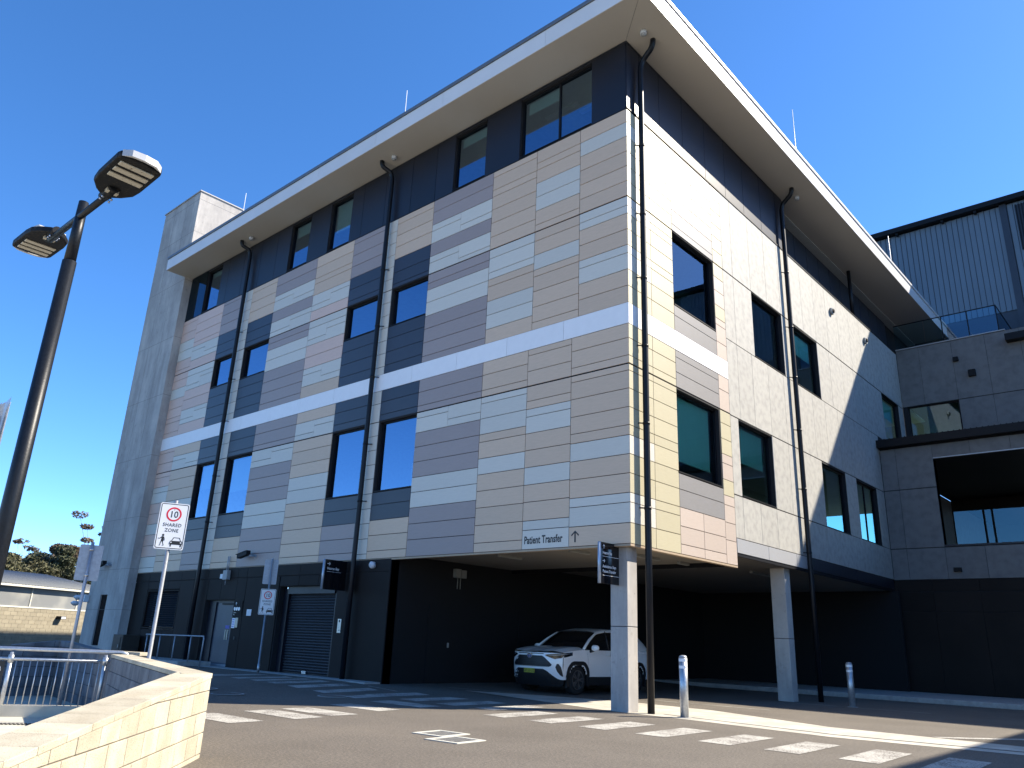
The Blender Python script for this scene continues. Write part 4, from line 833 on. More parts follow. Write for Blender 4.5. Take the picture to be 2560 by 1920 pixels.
def shared_zone(F, par, w_=0.45, h_=0.76):
    """speed 10 shared zone plate: white ground, black border, red ring, lettering, child and car"""
    b = MB(); flat(b, F, rrect(-w_/2, w_/2, 0, h_, 0.03), -0.003, 0.0); build('plate', b, 'sign_white', par)
    q = MB(); o = rrect(-w_/2 + .014, w_/2 - .014, .014, h_ - .014, 0.028); i_ = rrect(-w_/2 + .025, w_/2 - .025, .025, h_ - .025, 0.020)
    for a in range(len(o)): b2 = (a + 1) % len(o); q.add([F @ Vector((*o[a], .001)), F @ Vector((*o[b2], .001)), F @ Vector((*i_[b2], .001)), F @ Vector((*i_[a], .001))], [(0, 1, 2, 3)])
    build('border', q, 'sign_black', par)
    q = MB(); ring_mb(q, F, 0, h_ - .185, 0.092, 0.118, 0, 0.0012, 36); build('red_ring', q, 'sign_red', par)
    build('lettering', text_mb('10', 0.150, F @ Matrix.Translation((0, h_ - .237, 0)), 0.0024, 'CENTER', sx=0.92, bold=0.002), 'sign_black', par)
    build('lettering', text_mb('SHARED', 0.080, F @ Matrix.Translation((0, h_ - .388, 0)), 0.0024, 'CENTER', sx=0.90, space=1.12, bold=0.001), 'sign_black', par)
    build('lettering', text_mb('ZONE', 0.080, F @ Matrix.Translation((0.004, h_ - .476, 0)), 0.0024, 'CENTER', sx=0.90, space=1.12, bold=0.001), 'sign_black', par)
    q = MB()   # child
    for poly in (arc(-.110, .226, .018, 0, 6.0, 12), [(-.128, .205), (-.100, .205), (-.088, .150), (-.094, .128), (-.132, .128), (-.128, .165)],
                 [(-.126, .200), (-.160, .172), (-.182, .176), (-.184, .168), (-.158, .160), (-.122, .184)], [(-.102, .200), (-.092, .204), (-.076, .160), (-.080, .130), (-.086, .130), (-.084, .158)],
                 [(-.130, .130), (-.112, .130), (-.128, .098), (-.132, .056), (-.152, .052), (-.152, .060), (-.142, .064), (-.140, .100)], [(-.114, .130), (-.096, .130), (-.092, .100), (-.078, .066), (-.080, .056), (-.104, .054), (-.104, .060), (-.090, .066), (-.104, .098)]):
        flat(q, F, poly, 0, 0.0012)
    build('child_symbol', q, 'sign_black', par)
    q = MB()   # car
    for poly in ([(.014, .144), (.186, .144), (.196, .128), (.196, .090), (.184, .082), (.016, .082), (.004, .090), (.004, .128)], [(.012, .084), (.034, .084), (.034, .048), (.012, .048)], [(.166, .084), (.188, .084), (.188, .048), (.166, .048)],
                 [(.026, .142), (.036, .142), (.062, .190), (.140, .190), (.166, .142), (.176, .142), (.150, .200), (.052, .200)]): flat(q, F, poly, 0, 0.0012)
    build('car_symbol', q, 'sign_black', par)
    q = MB()
    for cx in (.026, .174): flat(q, F, arc(cx, .118, .011, 0, 5.9, 10), 0.0012, 0.0018)
    build('car_symbol_lamp', q, 'sign_white', par)
def post_sign(px, py, z0, zt, name, lab, u, n, signz, r=0.030, back=None):
    t_ = thing(name, lab, 'road sign', (px, py, z0), None)
    build('post', MB().tube([(px, py, z0), (px, py, z0 + 0.25), (px, py, z0 + 0.251), (px, py, zt)], [r * 1.25, r * 1.25, r, r], 12), 'galv', t_)
    u = Vector(u).normalized(); n = Vector(n).normalized()
    F = frame_of(Vector((px, py, signz)) + n * (r + 0.006), u, (0, 0, 1), n)
    shared_zone(F, t_)
    for z in (0.1, 0.66): build('clamp', MB().tube([(px, py, signz + z - .02), (px, py, signz + z + .02)], r * 1.25, 12), 'galv', t_)
    return t_
def flip_u(n): n = Vector(n).normalized(); return Vector((0, 0, 1)).cross(n)
n1 = Vector((.91, -.41, 0)); post_sign(-12.90, 5.955, 0.0, 3.30, 'shared_zone_sign', 'large sunlit 10 Shared Zone road sign on a galvanised post behind the block wall', flip_u(n1), n1, 2.49)
n2 = Vector((.85, -.53, 0)); s2 = post_sign(-21.94, 13.47, 0.12, 3.45, 'shared_zone_sign', 'small shaded 10 Shared Zone road sign by the dark wall beside the roller door', flip_u(n2), n2, 1.77)
q = MB(); F = frame_of(Vector((-22.03, 13.53, 2.68)), flip_u(n2), (0, 0, 1), n2); flat(q, F, rrect(-.225, .185, 0, .74, .03), 0, 0.003); build('back_plate', q, 'galv_dull', s2)
# back of a sign at the far left, on a post in the sunken path
t_ = thing('sign_seen_from_behind', 'blank grey back of a road sign on a post in front of the concrete tower', 'road sign', (-15.94, 5.90, -0.17))
build('post', MB().tube([(-15.94, 5.90, -0.17), (-15.94, 5.90, 2.76)], 0.030, 12), 'galv_dull', t_)
n3 = Vector((-.94, .35, 0)); F = frame_of(Vector((-15.97, 5.912, 2.05)), flip_u(n3), (0, 0, 1), n3); q = MB(); flat(q, F, rrect(-.20, .20, 0, .66, .03), 0, 0.003); build('plate', q, 'galv_dull', t_)
for z in (2.15, 2.62): build('clamp', MB().tube([(-15.94, 5.90, z - .02), (-15.94, 5.90, z + .02)], 0.04, 12), 'galv', t_)
# folded metal sign at the very edge
t_ = thing('folded_metal_sign', 'curved bare metal sign panel cut off by the edge, nearest the lamp post', 'road sign', (-7.95, 1.82, -0.17))
build('post', MB().tube([(-7.95, 1.80, -0.17), (-7.95, 1.80, 3.2)], 0.035, 12), 'galv', t_)
q = MB(); pts = [(-7.80, 1.955), (-7.81, 1.94), (-7.84, 1.925), (-7.88, 1.91), (-7.93, 1.90), (-7.98, 1.83), (-7.98, 1.5)]
for i in range(len(pts) - 1):
    a, b = pts[i], pts[i + 1]; q.add([(a[0], a[1], 2.53), (b[0], b[1], 2.53), (b[0], b[1], 3.10), (a[0], a[1], 3.12)], [(0, 1, 2, 3)], True)
build('curved_plate', q, 'galv', t_)
q = MB(); q.add([(-7.76, 1.93, 2.53), (-8.10, 1.93, 2.50), (-8.10, 1.93, 3.05), (-7.76, 1.94, 3.16)], [(0, 1, 2, 3)]); build('flat_plate', q, 'galv', t_)
# small signs on the dark wall
def wall_sign(u0, u1, z0, z1, mt, lab, extra=None, name='wall_sign'):
    t_ = thing(name, lab, 'sign', PA.p((u0 + u1) / 2, z0, 0.0)); q = MB(); PA.box(q, u0, u1, z0, z1, 0.001, 0.014); build('plate', q, mt, t_)
    F = frame_of(PA.p(u0, z0, 0.0145), (1, 0, 0), (0, 0, 1), (0, -1, 0))
    if extra: extra(F, t_)
    return t_
def ex1(F, t):
    q = MB(); arrow(q, F, 0.16, 0.40, 0.10, math.pi / 2, 0, 0.003, 0.16); build('arrow', q, 'reflective', t)
    for k in range(3): q = MB(); flat(q, F, arc(0.10 + k * .135, 0.235, .058, 0, 6.1, 16), 0, 0.003); build('disc', q, 'reflective', t)
    build('lettering', text_mb('Waste', 0.06, F @ Matrix.Translation((0.05, 0.10, 0)), 0.003) if False else text_mb('Hearse', 0.062, F @ Matrix.Translation((0.05, 0.10, 0)), 0.003), 'white_trim', t)
    build('lettering', text_mb('Bay', 0.062, F @ Matrix.Translation((0.05, 0.035, 0)), 0.003), 'white_trim', t)
wall_sign(-24.97, -24.42, 1.74, 2.24, 'brown_panel', 'dark wayfinding sign with arrow and three white discs beside the service door', ex1)
def ex2(F, t):
    for k in range(4): q = MB(); flat(q, F, [(.03, .04 + k * .07), (.16, .04 + k * .07), (.16, .07 + k * .07), (.03, .07 + k * .07)], 0, 0.002); build('printed_line', q, 'blue_sign', t)
wall_sign(-24.94, -24.74, 1.36, 1.68, 'sign_white', 'white notice with blue print beside the service door', ex2, 'notice')
wall_sign(-24.72, -24.58, 1.38, 1.69, 'push_plate', 'narrow tan intercom plate beside the white notice', None, 'intercom')
wall_sign(-24.10, -23.82, 1.76, 1.96, 'camera_white', 'small white notice alone on the dark wall panel beside the door', None, 'notice')
wall_sign(-24.70, -24.62, 1.0, 1.1, 'sign_black', 'small black access reader below the intercom', None, 'card_reader')
def ex3(F, t):
    q = MB(); flat(q, F, arc(.08, .32, .03, 0, 6.0, 10), 0, .004); flat(q, F, arc(.10, .07, .018, 0, 6.0, 10), 0, .004); build('button', q, 'sign_black', t)
wall_sign(-19.12, -18.96, 1.33, 1.71, 'steel', 'brushed steel intercom panel on the pier right of the roller door', ex3, 'intercom')
jb = thing('junction_box', 'grey junction box with two conduits above the service door', 'junction box', PA.p(-25.65, 2.95, 0))
q = MB(); PA.box(q, -25.78, -25.50, 2.93, 3.25, 0, 0.14); build('box', q, 'grey_box', jb, bevel=0.01)
q = MB(); q.tube([PA.p(-25.68, 3.25, .07), PA.p(-25.68, 3.72, .07)], 0.018, 8); build('conduit', q, 'galv_dull', jb)
q = MB(); q.tube([PA.p(-25.58, 3.25, .07), PA.p(-25.58, 3.72, .07)], 0.018, 8); q.tube([PA.p(-25.65, 2.93, .07), PA.p(-25.65, 2.76, .07)], 0.014, 8); build('conduit', q, 'galv_dull', jb)
q = MB(); PA.box(q, -26.02, -25.82, 2.97, 3.13, 0, 0.10); tag(build('wall_box', q, 'camera_white', bevel=0.01), 'small white box fixed beside the grey junction box above the door', 'wall fitting')
q = thing('wall_dome_camera', 'white dome camera on the dark pier at the edge of the carport', 'camera', PA.p(-17.75, 3.15, 0))
build('dome', MB().tube([PA.p(-17.75, 3.17, 0), PA.p(-17.75, 3.17, .08), PA.p(-17.75, 3.15, .13)], [0.10, 0.10, 0.05], 16), 'camera_white', q)
q = thing('electrical_box', 'pair of grey switch boxes with conduits on the shade-darkened side wall of the carport', 'electrical box', (-16.95, 16.7, 2.75))
build('box', MB().box(-17.0, -16.86, 16.50, 16.70, 3.02, 3.27), 'light_strip', q); build('box', MB().box(-17.0, -16.87, 16.74, 16.94, 3.02, 3.25), 'light_strip', q)
for y in (16.66, 16.78): build('conduit', MB().tube([(-16.96, y, 3.02), (-16.96, y, 2.70)], 0.014, 6), 'light_strip', q)

# ================================================================== BOLLARDS
def bollard(x, y, h, lab):
    t_ = thing('bollard', lab, 'bollard', (x, y, 0), 'steel bollards')
    build('post', MB().tube([(x, y, 0), (x, y, h - .05)], 0.082, 24), 'galv', t_)
    build('cap', MB().tube([(x, y, h - .05), (x, y, h - .015), (x, y, h)], [0.082, 0.07, 0.03], 24), 'galv_dull', t_)
    for z in (h - .12, h - .25): build('reflective_band', MB().tube([(x, y, z), (x, y, z + .055)], 0.0835, 24, cap=False), 'reflective', t_)
    build('base_plate', MB().tube([(x, y, 0.003), (x, y, 0.012)], 0.14, 24), 'kerb', t_)
bollard(-8.27, 14.50, 1.15, 'galvanised bollard with white bands standing in the sun beside the corner downpipe')
bollard(-7.80, 22.38, 1.11, 'galvanised bollard with white bands standing in shade before the black wall')

# ================================================================== LAMP POST
LP = thing('lamp_post', 'black lamp post with two dirty LED heads at the left edge', 'street lamp', (-8.68, 2.385, -0.17))
px, py = -8.68, 2.385
build('pole', MB().tube([(px, py, -0.17), (px, py, 4.97)], [0.085, 0.070], 20), 'pole', LP)
build('spigot', MB().tube([(px, py, 4.96), (px, py, 5.70)], [0.060, 0.050], 20), 'pole', LP)
build('arm', MB().tube([(px - .80, py - .03, 5.49), (px + .78, py + .01, 5.53)], 0.036, 14), 'pole', LP)
for sgn in (1, -1):
    F = Matrix.Translation((px, py - (0.03 if sgn < 0 else 0), 5.52)) @ Matrix.Rotation(0 if sgn > 0 else math.pi, 4, 'Z') @ Matrix.Rotation(R(-2), 4, 'Y')
    head = [(0.66, .05), (0.74, .13), (0.86, .20), (1.0, .215), (1.44, .215), (1.50, .20), (1.53, 0.0)]
    poly = head + [(a, -b) for a, b in reversed(head[:-1])]
    q = MB(); flat(q, F, poly, -0.02, 0.05); h_ = build('lamp_head', q, 'lamp_body', LP, bevel=0.015)
    q = MB(); top = [(0.80, .15), (1.0, .19), (1.42, .19), (1.48, 0.0)]; flat(q, F, top + [(a, -b) for a, b in reversed(top[:-1])], 0.05, 0.085); build('lamp_cover', q, 'lamp_top', h_, bevel=0.015)
    q = MB(); flat(q, F, [(1.502, .19), (1.545, 0.10), (1.555, 0), (1.545, -.10), (1.502, -.19), (1.53, -.19), (1.575, 0), (1.53, .19)][:5] + [(1.57, -.12), (1.585, 0), (1.57, .12)], -0.015, 0.055); build('end_strip', q, 'lamp_top', h_)
    for k in range(3):
        x0 = 1.10 + k * 0.125; q = MB(); flat(q, F, [(x0, -.165), (x0 + .075, -.165), (x0 + .075, .165), (x0, .165)], -0.034, -0.018); build('led_strip', q, 'led_lens', h_, bevel=0.006)
    q = MB(); flat(q, F, [(.80, -.06), (.86, -.06), (.86, .06), (.80, .06)], -0.052, -0.02); build('name_plate', q, 'led_lens', h_)
    q = MB(); q.tube([F @ Vector((.60, 0, 0)), F @ Vector((.72, 0, 0)), F @ Vector((.90, 0, 0))], [0.052, 0.06, 0.06], 14); build('socket', q, 'lamp_body', h_)
    for (bx, by) in ((.66, .045), (.72, .045), (.66, -.045), (.72, -.045)): build('bolt', MB().tube([F @ Vector((bx, by, -.055)), F @ Vector((bx, by, -.075))], 0.012, 6), 'chrome', h_)

# ================================================================== BLOCK WALL IN FRONT
BW = thing('block_wall', 'low cream concrete block wall turning a corner in the left foreground', 'wall', (WC.x, WC.y, 0))
def obox(mb, o, d, n, s0, s1, t0, t1, z00, z01, z10=None, z11=None):
    """box along d (s), across n (t); z at s0: z00..z01, at s1: z10..z11"""
    z10 = z00 if z10 is None else z10; z11 = z01 if z11 is None else z11
    P = lambda s, t, z: (o.x + d.x * s + n.x * t, o.y + d.y * s + n.y * t, z)
    v = [P(s0, t0, z00), P(s1, t0, z10), P(s1, t1, z10), P(s0, t1, z00), P(s0, t0, z01), P(s1, t0, z11), P(s1, t1, z11), P(s0, t1, z01)]
    fs = [(0, 3, 2, 1), (4, 5, 6, 7), (0, 1, 5, 4), (1, 2, 6, 5), (2, 3, 7, 6), (3, 0, 4, 7)]
    if d.x * n.y - d.y * n.x < 0: fs = [tuple(reversed(f)) for f in fs]
    mb.add(v, fs)
TH = 0.36; SL = -0.0644
topz = lambda s: 0.820 + SL * s
bedm = MB(); obox(bedm, WC, WD, WN, 0.012, 11.0, -TH + .02, -0.012, -0.55, topz(0) - .02, -0.55, topz(11) - .02 if topz(11) > -.5 else -.4)
build('mortar_bed', bedm, 'mortar', BW)
rows = [0.647 - 0.2025 * k for k in range(-1, 6)]
for ri, zt in enumerate(rows):
    zb = zt - 0.2025
    if ri == 0: zt = 0.80
    off = 0.0 if ri % 2 == 0 else -0.195
    s0 = off - (0.0 if ri % 2 == 0 else 0.0); s_ = s0
    while s_ < 9.5:
        a, b = max(s_, 0.0), s_ + 0.39
        tz = lambda s: min(zt - 0.006, topz(s) - 0.052)
        if b - a > 0.03 and tz(a) > zb + 0.02:
            q = MB(); obox(q, WC, WD, WN, a + .004, b - .004, -TH, 0.0 + random.uniform(-.0015, .0015), zb + .005, tz(a), zb + .005, max(tz(b), zb + 0.012))
            build('block', q, 'block', BW, bevel=0.004)
        s_ += 0.39
s_ = 0.0
while s_ < 10:
    q = MB(); a, b = s_ + 0.003, s_ + 0.387
    obox(q, WC, WD, WN, a if s_ > 0 else 0.0, b, -TH - .004, 0.006, topz(a) - .050, topz(a), topz(b) - .050, topz(b)); build('coping', q, 'block', BW, bevel=0.005)
    s_ += 0.39
# second leg, its blocks coloured darker for shade
LL = (L2E - WC).length
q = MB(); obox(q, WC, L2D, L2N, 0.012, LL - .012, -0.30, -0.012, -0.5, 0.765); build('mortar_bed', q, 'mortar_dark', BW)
for ri in range(7):
    zt = 0.765 - 0.2025 * ri if ri else 0.765; zb = zt - 0.2025
    s_ = 0.0 if ri % 2 == 0 else -0.195
    while s_ < LL - .05:
        a, b = max(s_, 0.0), min(s_ + .39, LL)
        if b - a > .04: q = MB(); obox(q, WC, L2D, L2N, a + .004, b - .004, -0.312 + random.uniform(-.0015, .0015), 0.0, zb + .004, zt - .004); build('block', q, 'block_shaded' if ri < 99 else 'block', BW, bevel=0.004)
        s_ += .39
s_ = 0.0
while s_ < LL - .05:
    b = min(s_ + .387, LL + .02)
    q = MB(); obox(q, WC, L2D, L2N, s_ + (0.003 if s_ else -0.0), b, -0.316, 0.006, 0.768, 0.818); build('coping', q, 'block', BW, bevel=0.005); s_ += .39
# further retaining walls of the sunken path, in shade
RW = thing('retaining_wall', 'concrete block retaining wall beyond the handrail with shade put into its colour', 'wall', (-19, 6.5, -0.2))
K0, K1, K2 = Vector((-18.6, 1.0)), Vector((-18.9, 6.75)), Vector((-15.3, 6.25))
K3 = Vector((-18.6, -6.0))
def block_run(a, b, ztop0, ztop1, par, mt, side, zbase=-0.2, thick=0.2):
    d = (b - a); L = d.length; d.normalize(); n = Vector((-d.y, d.x)) * side
    q = MB(); obox(q, a, d, n, 0, L, -thick, -0.01, zbase - .3, ztop0 - .03, zbase - .3, ztop1 - .03); build('mortar_bed', q, 'mortar_dark', par)
    ri = 0; zb = zbase
    while zb < max(ztop0, ztop1):
        s_ = 0 if ri % 2 == 0 else -.195
        while s_ < L - .03:
            a_, b_ = max(s_, 0), min(s_ + .39, L)
            tz = lambda s: min(zb + .2, ztop0 + (ztop1 - ztop0) * s / L)
            if b_ - a_ > .04 and min(tz(a_), tz(b_)) > zb + .015:
                q = MB(); obox(q, a, d, n, a_ + .005, b_ - .005, -thick, random.uniform(-.001, .002), zb + .005, tz(a_) - .005, zb + .005, tz(b_) - .005); build('block', q, mt, par)
            s_ += .39
        zb += .2; ri += 1
block_run(K0, K1, 0.25, 0.93, RW, 'block_shaded', -1)
block_run(K1, K2, 0.93, 0.80, RW, 'block_shaded', -1)
q = MB(); obox(q, K2, Vector((.94, .34)), Vector((-.34, .94)), -.3, .95, -.12, .14, 0.78, 0.84); build('coping', q, 'block', RW, bevel=.01)
q = MB(); obox(q, K2, Vector((.94, .34)), Vector((-.34, .94)), 0, .9, -.1, .12, -0.2, 0.78); build('end_pier', q, 'block_shaded', RW)
# handrail
HR = thing('handrail', 'galvanised balustrade with thin vertical bars along the sunken path', 'railing', (-14.7, 5.0, -0.17))
P1 = Vector((-13.95, 6.03)); P2 = Vector((-15.0, 4.5)); hd_ = (P2 - P1).normalized()
def HP(s, z): return (P1.x + hd_.x * s, P1.y + hd_.y * s, z)
build('top_rail', MB().tube([HP(-0.02, 0.74), HP(-0.03, .82), HP(0.05, 0.845), HP(4.6, 0.86)], 0.030, 14), 'galv', HR)
build('mid_rail', MB().tube([HP(0.0, 0.70), HP(4.6, 0.69)], 0.024, 12), 'galv', HR)
build('low_rail', MB().tube([HP(0.15, -0.04), HP(4.6, -0.08)], 0.024, 12), 'galv', HR)
for s_ in (0.28, 1.69, 3.1, 4.5):
    build('post', MB().tube([HP(s_, -0.17), HP(s_, 0.80)], 0.034, 14), 'galv', HR); build('fitting', MB().tube([HP(s_, .64), HP(s_, .76)], 0.045, 14), 'galv', HR)
build('end_post', MB().tube([HP(.18, -0.17), HP(.17, .79)], 0.034, 14), 'galv_dull', HR)
s_ = 0.36
while s_ < 4.4:
    if abs(s_ - 1.69) > .04 and abs(s_ - 3.1) > .04: build('baluster', MB().tube([HP(s_, -.05), HP(s_, .69)], 0.008, 6), 'galv', HR)
    s_ += 0.1035
q = MB(); n_ = Vector((-hd_.y, hd_.x)); n_ = n_ if n_.dot(Vector((1, 0))) < 0 else -n_; obox(q, P1, hd_, n_, 0.0, 5.0, -0.04, 0.14, -0.17, 0.0); tag(build('concrete_hob', q, 'path_light'), 'low pale concrete hob under the galvanised handrail', 'hob')
gb = thing('trench_grate', 'slotted trench drain grate in the sunken path below the handrail', 'drain grate', (-13.4, 4.5, -0.17))
for k in range(18):
    q = MB(); c_ = Vector((-13.75, 4.55)) + hd_ * (k * 0.055 - .3); nn_ = -n_
    obox(q, c_, nn_, hd_, 0, 0.16, 0, 0.03, -0.169, -0.160); build('slot', q, 'joint', gb)
bd = thing('black_notice_board', 'black board with white arrow fixed to the handrail', 'sign', HP(1.8, 0.0))
F = frame_of(HP(1.78, -0.02), Vector((-hd_.x, -hd_.y, 0)), (0, 0, 1), (-hd_.y * -1, hd_.x * -1, 0))
nb = Vector((-n_.x, -n_.y, 0)); F = frame_of(Vector(HP(2.35, -0.02)) + nb * 0.03, Vector((0, 0, 1)).cross(nb), (0, 0, 1), nb)
q = MB(); flat(q, F, [(0, 0), (.60, 0), (.60, .68), (0, .68)], 0, .006); build('board', q, 'sign_black', bd)
q = MB(); arrow(q, F, .50, .55, .12, R(45), .006, .009, .18); build('arrow', q, 'reflective', bd); q = MB(); flat(q, F, arc(.49, .30, .05, 0, 6.0, 16), .006, .009); build('disc', q, 'reflective', bd)
# landing, plinth and handrail by the dark wall
build('landing', MB().box(-31.2, -25.85, 12.9, 14.05, 0.0, 0.26), 'kerb', at=(-28, 13, 0), kind='structure')
build('footpath', MB().box(-25.85, -17.0, 13.55, 14.08, 0.0, 0.135), 'kerb', at=(-22, 13.8, 0), kind='structure')
h2 = thing('ramp_handrail', 'shaded steel handrail on the landing before the dark wall', 'railing', (-27, 13.2, 0.26))
build('top_rail', MB().tube([(-29.1, 13.2, 1.04), (-24.98, 13.2, 1.07), (-24.95, 13.2, 0.98), (-24.98, 13.2, 0.12)], 0.024, 10), 'galv_dull', h2)
for x in (-29.0, -28.0, -26.92, -25.80): build('post', MB().tube([(x, 13.2, .26), (x, 13.2, 1.04)], 0.022, 10), 'galv_dull', h2)
cb = thing('metal_cabinet', 'dark brown locker standing at the foot of the concrete tower', 'cabinet', (-31.7, 13.55, 0))
build('body', MB().box(-32.2, -31.35, 13.35, 14.0, 0, 0.98), 'locker', cb, bevel=.01); build('door', MB().box(-32.1, -31.5, 13.33, 13.35, 0.2, 0.9), 'locker', cb, bevel=.006)
build('handle', MB().tube([(-31.58, 13.31, .5), (-31.58, 13.31, .62)], .012, 6), 'steel', cb)

# ================================================================== LOW BLOCK BUILDING AT THE LEFT
BB = thing('blockwork_building', 'low cream blockwork building with frosted clerestory and metal roof beyond the tower', 'building', (-47.5, 15.5, -2.6))
Q1 = Vector((-46.2, 13.1)); Q2 = Vector((-48.7, 18.3)); bdir = (Q2 - Q1).normalized(); bn = Vector((bdir.y, -bdir.x))
if bn.x < 0: bn = -bn
PQ = Plane((Q1.x, Q1.y, 0), (bdir.x, bdir.y, 0), (bn.x, bn.y, 0))
q = MB(); PQ.box(q, -5, 9, -2.6, 1.98, -0.3, -0.012); build('wall_core', q, 'mortar_light', BB)
zb = -1.6; ri = 0
while zb < 1.9:
    u = -2.6 if ri % 2 == 0 else -2.4
    while u < 6.2:
        if zb > -1.0 or u < 2: 
            q = MB(); PQ.box(q, u + .006, u + .394, zb + .006, min(zb + .194, 1.975), -.015, random.uniform(-.002, .001)); build('block', q, 'bg_block', BB)
        u += .4
    zb += .2; ri += 1
vm = [(-5.0, -1.25), (-1.25, 2.0), (2.0, 5.1), (5.1, 9.0)]
for a, b in vm:
    f = MB(); PQ.box(f, a, a + .06, 2.0, 3.1, -.06, .02); PQ.box(f, a + .06, b, 2.0, 2.07, -.06, .02); PQ.box(f, a + .06, b, 3.04, 3.1, -.06, .02)
    fo = build('clerestory', f, 'white_trim', BB); g_ = MB(); PQ.box(g_, a + .06, b, 2.07, 3.04, -.04, -.02); build('frosted_panel', g_, 'frost', fo)
rq = MB(); v = [PQ.p(-5, 3.12, .25), PQ.p(9, 3.12, .25), PQ.p(9, 4.2, -6.5), PQ.p(-5, 4.2, -6.5)]; rq.add(v, [(0, 1, 2, 3)]); rq.add([PQ.p(-5, 3.0, .25), PQ.p(9, 3.0, .25), PQ.p(9, 3.12, .25), PQ.p(-5, 3.12, .25)], [(0, 1, 2, 3)])
roof_ = build('roof', rq, 'tin_roof', BB)
rb_ = MB()
for i in range(70): u = -5 + i * .2; rb_.tube([PQ.p(u, 3.14, .25), PQ.p(u, 4.22, -6.5)], .025, 5)
build('roof_rib', rb_, 'tin_roof', roof_, kind='stuff')
q = MB(); PQ.box(q, -5, 9, 3.03, 3.13, .25, .30); build('roof_gutter', q, 'white_trim', roof_)
wl = thing('floodlight', 'black box floodlight on the cream blockwork wall casting a slanted shadow', 'lamp', PQ.p(4.05, 1.5, 0))
q = MB(); PQ.box(q, 3.92, 4.28, 1.52, 1.68, 0.0, 0.32); build('body', q, 'lamp_body', wl); q = MB(); PQ.box(q, 3.95, 4.25, 1.54, 1.66, 0.32, 0.33); build('lens', q, 'camera_white', wl)

# ================================================================== TREES
def tree(x, y, h, cw, lab, leaf, n, trunk=0.22, bare=False, seed=1, base=-2.6):
    r_ = np.random.default_rng(seed); t_ = thing('gum_tree', lab, 'tree', (x, y, base), 'gum trees behind the low building')
    tk = MB(); top = Vector((x + r_.uniform(-.6, .6), y + r_.uniform(-.6, .6), base + h * .55))
    tk.tube([(x, y, base), (x + .1, y, base + h * .3), top], [trunk, trunk * .8, trunk * .5], 8)
    tips = []
    for k in range(9 if not bare else 12):
        a = r_.uniform(0, 2 * math.pi); rr_ = cw * r_.uniform(.35, .95); zt = base + h * r_.uniform(.62, .97)
        e = Vector((x + rr_ * math.cos(a), y + rr_ * math.sin(a), zt)); mid = top.lerp(e, .5) + Vector((0, 0, -.3))
        s0 = Vector((x, y, base + h * r_.uniform(.3, .5))) if not bare else top
        tk.tube([s0, mid, e], [trunk * .38, trunk * .22, trunk * .08], 5); tips.append(e)
    build('trunk', tk, 'bark', t_)
    cents = [(e, cw * r_.uniform(.22, .40)) for e in tips]
    if not bare:
        for k in range(16): a = r_.uniform(0, 2 * math.pi); q_ = cw * math.sqrt(r_.uniform(0, 1)) * .85; zz_ = base + h * r_.uniform(.28, .9); cents.append((Vector((x + q_ * math.cos(a), y + q_ * math.sin(a), zz_)), cw * r_.uniform(.2, .42)))
    per = n // len(cents); V = []; Fc = []
    for c, rad in cents:
        p = r_.normal(size=(per, 3)); p /= np.linalg.norm(p, axis=1)[:, None]; p *= (rad * r_.uniform(.45, 1.0, size=(per, 1)) ** .6); p[:, 2] *= .62 if not bare else .4
        p += np.array(c); a1 = r_.normal(size=(per, 3)); a1 /= np.linalg.norm(a1, axis=1)[:, None]; a2 = np.cross(a1, r_.normal(size=(per, 3))); a2 /= np.linalg.norm(a2, axis=1)[:, None]
        s1 = r_.uniform(.09, .22, size=(per, 1)); 
        quad = np.stack([p - a1 * s1, p + a2 * s1 * .35, p + a1 * s1, p - a2 * s1 * .35], 1).reshape(-1, 3)
        o_ = len(V) * 1; V.append(quad)
    V = np.concatenate(V); nq = len(V) // 4
    mb = MB(); mb.v = [tuple(v) for v in V]; mb.f = [(4 * i, 4 * i + 1, 4 * i + 2, 4 * i + 3) for i in range(nq)]; mb.sm = [False] * nq
    build('crown', mb, leaf, t_)
def at_dir(dx, dy, r): return dx * r, dy * r
for i, (dx, dy, r, h, cw, leaf, lab) in enumerate((
    (-.965, .262, 66, 7.6, 2.6, 'leaf_olive', 'olive gum tree directly beside the lamp post'),
    (-.957, .290, 70, 8.9, 2.7, 'leaf_olive', 'rounded olive gum tree with a small flat tuft on top'),
    (-.950, .312, 72, 8.9, 2.5, 'leaf_green', 'dark green gum tree in the middle of the row'),
    (-.945, .327, 74, 9.7, 2.8, 'leaf_green', 'dense dark gum tree partly behind the blank sign'),
    (-.939, .343, 78, 11.0, 2.7, 'leaf_brown', 'brownish gum tree rising beside the concrete tower'),
    (-.972, .235, 70, 8.4, 3.0, 'leaf_olive', 'gum tree at the outer left end of the row'),
    (-.930, .368, 80, 10.5, 3.0, 'leaf_green', 'gum tree hidden mostly by the concrete tower'))):
    x, y = at_dir(dx, dy, r); tree(x, y, h, cw, lab, leaf, 20000, seed=11 + i)
x, y = at_dir(-.9375, .348, 88); tree(x, y, 15.2, 2.3, 'tall sparse gum tree with a bare trunk and flat crown against the sky', 'leaf_brown', 2000, trunk=.16, bare=True, seed=41)
x, y = at_dir(-.956, .2925, 84); tree(x, y, 11.3, 1.5, 'slender gum tree with a small flat tuft above the others', 'leaf_brown', 900, trunk=.12, bare=True, seed=42)
sh = []
r_ = np.random.default_rng(5); N = 9000
u_ = r_.uniform(-14, 16, N); d_ = r_.uniform(-24, -9, N); z_ = r_.uniform(-2.6, 3.4, N) ** 1.0
P_ = np.stack([Q1.x + bdir.x * u_ + bn.x * d_, Q1.y + bdir.y * u_ + bn.y * d_, np.minimum(z_, 2.2 + 1.8 * np.sin(u_ * .9) * np.cos(d_ * .5))], 1)
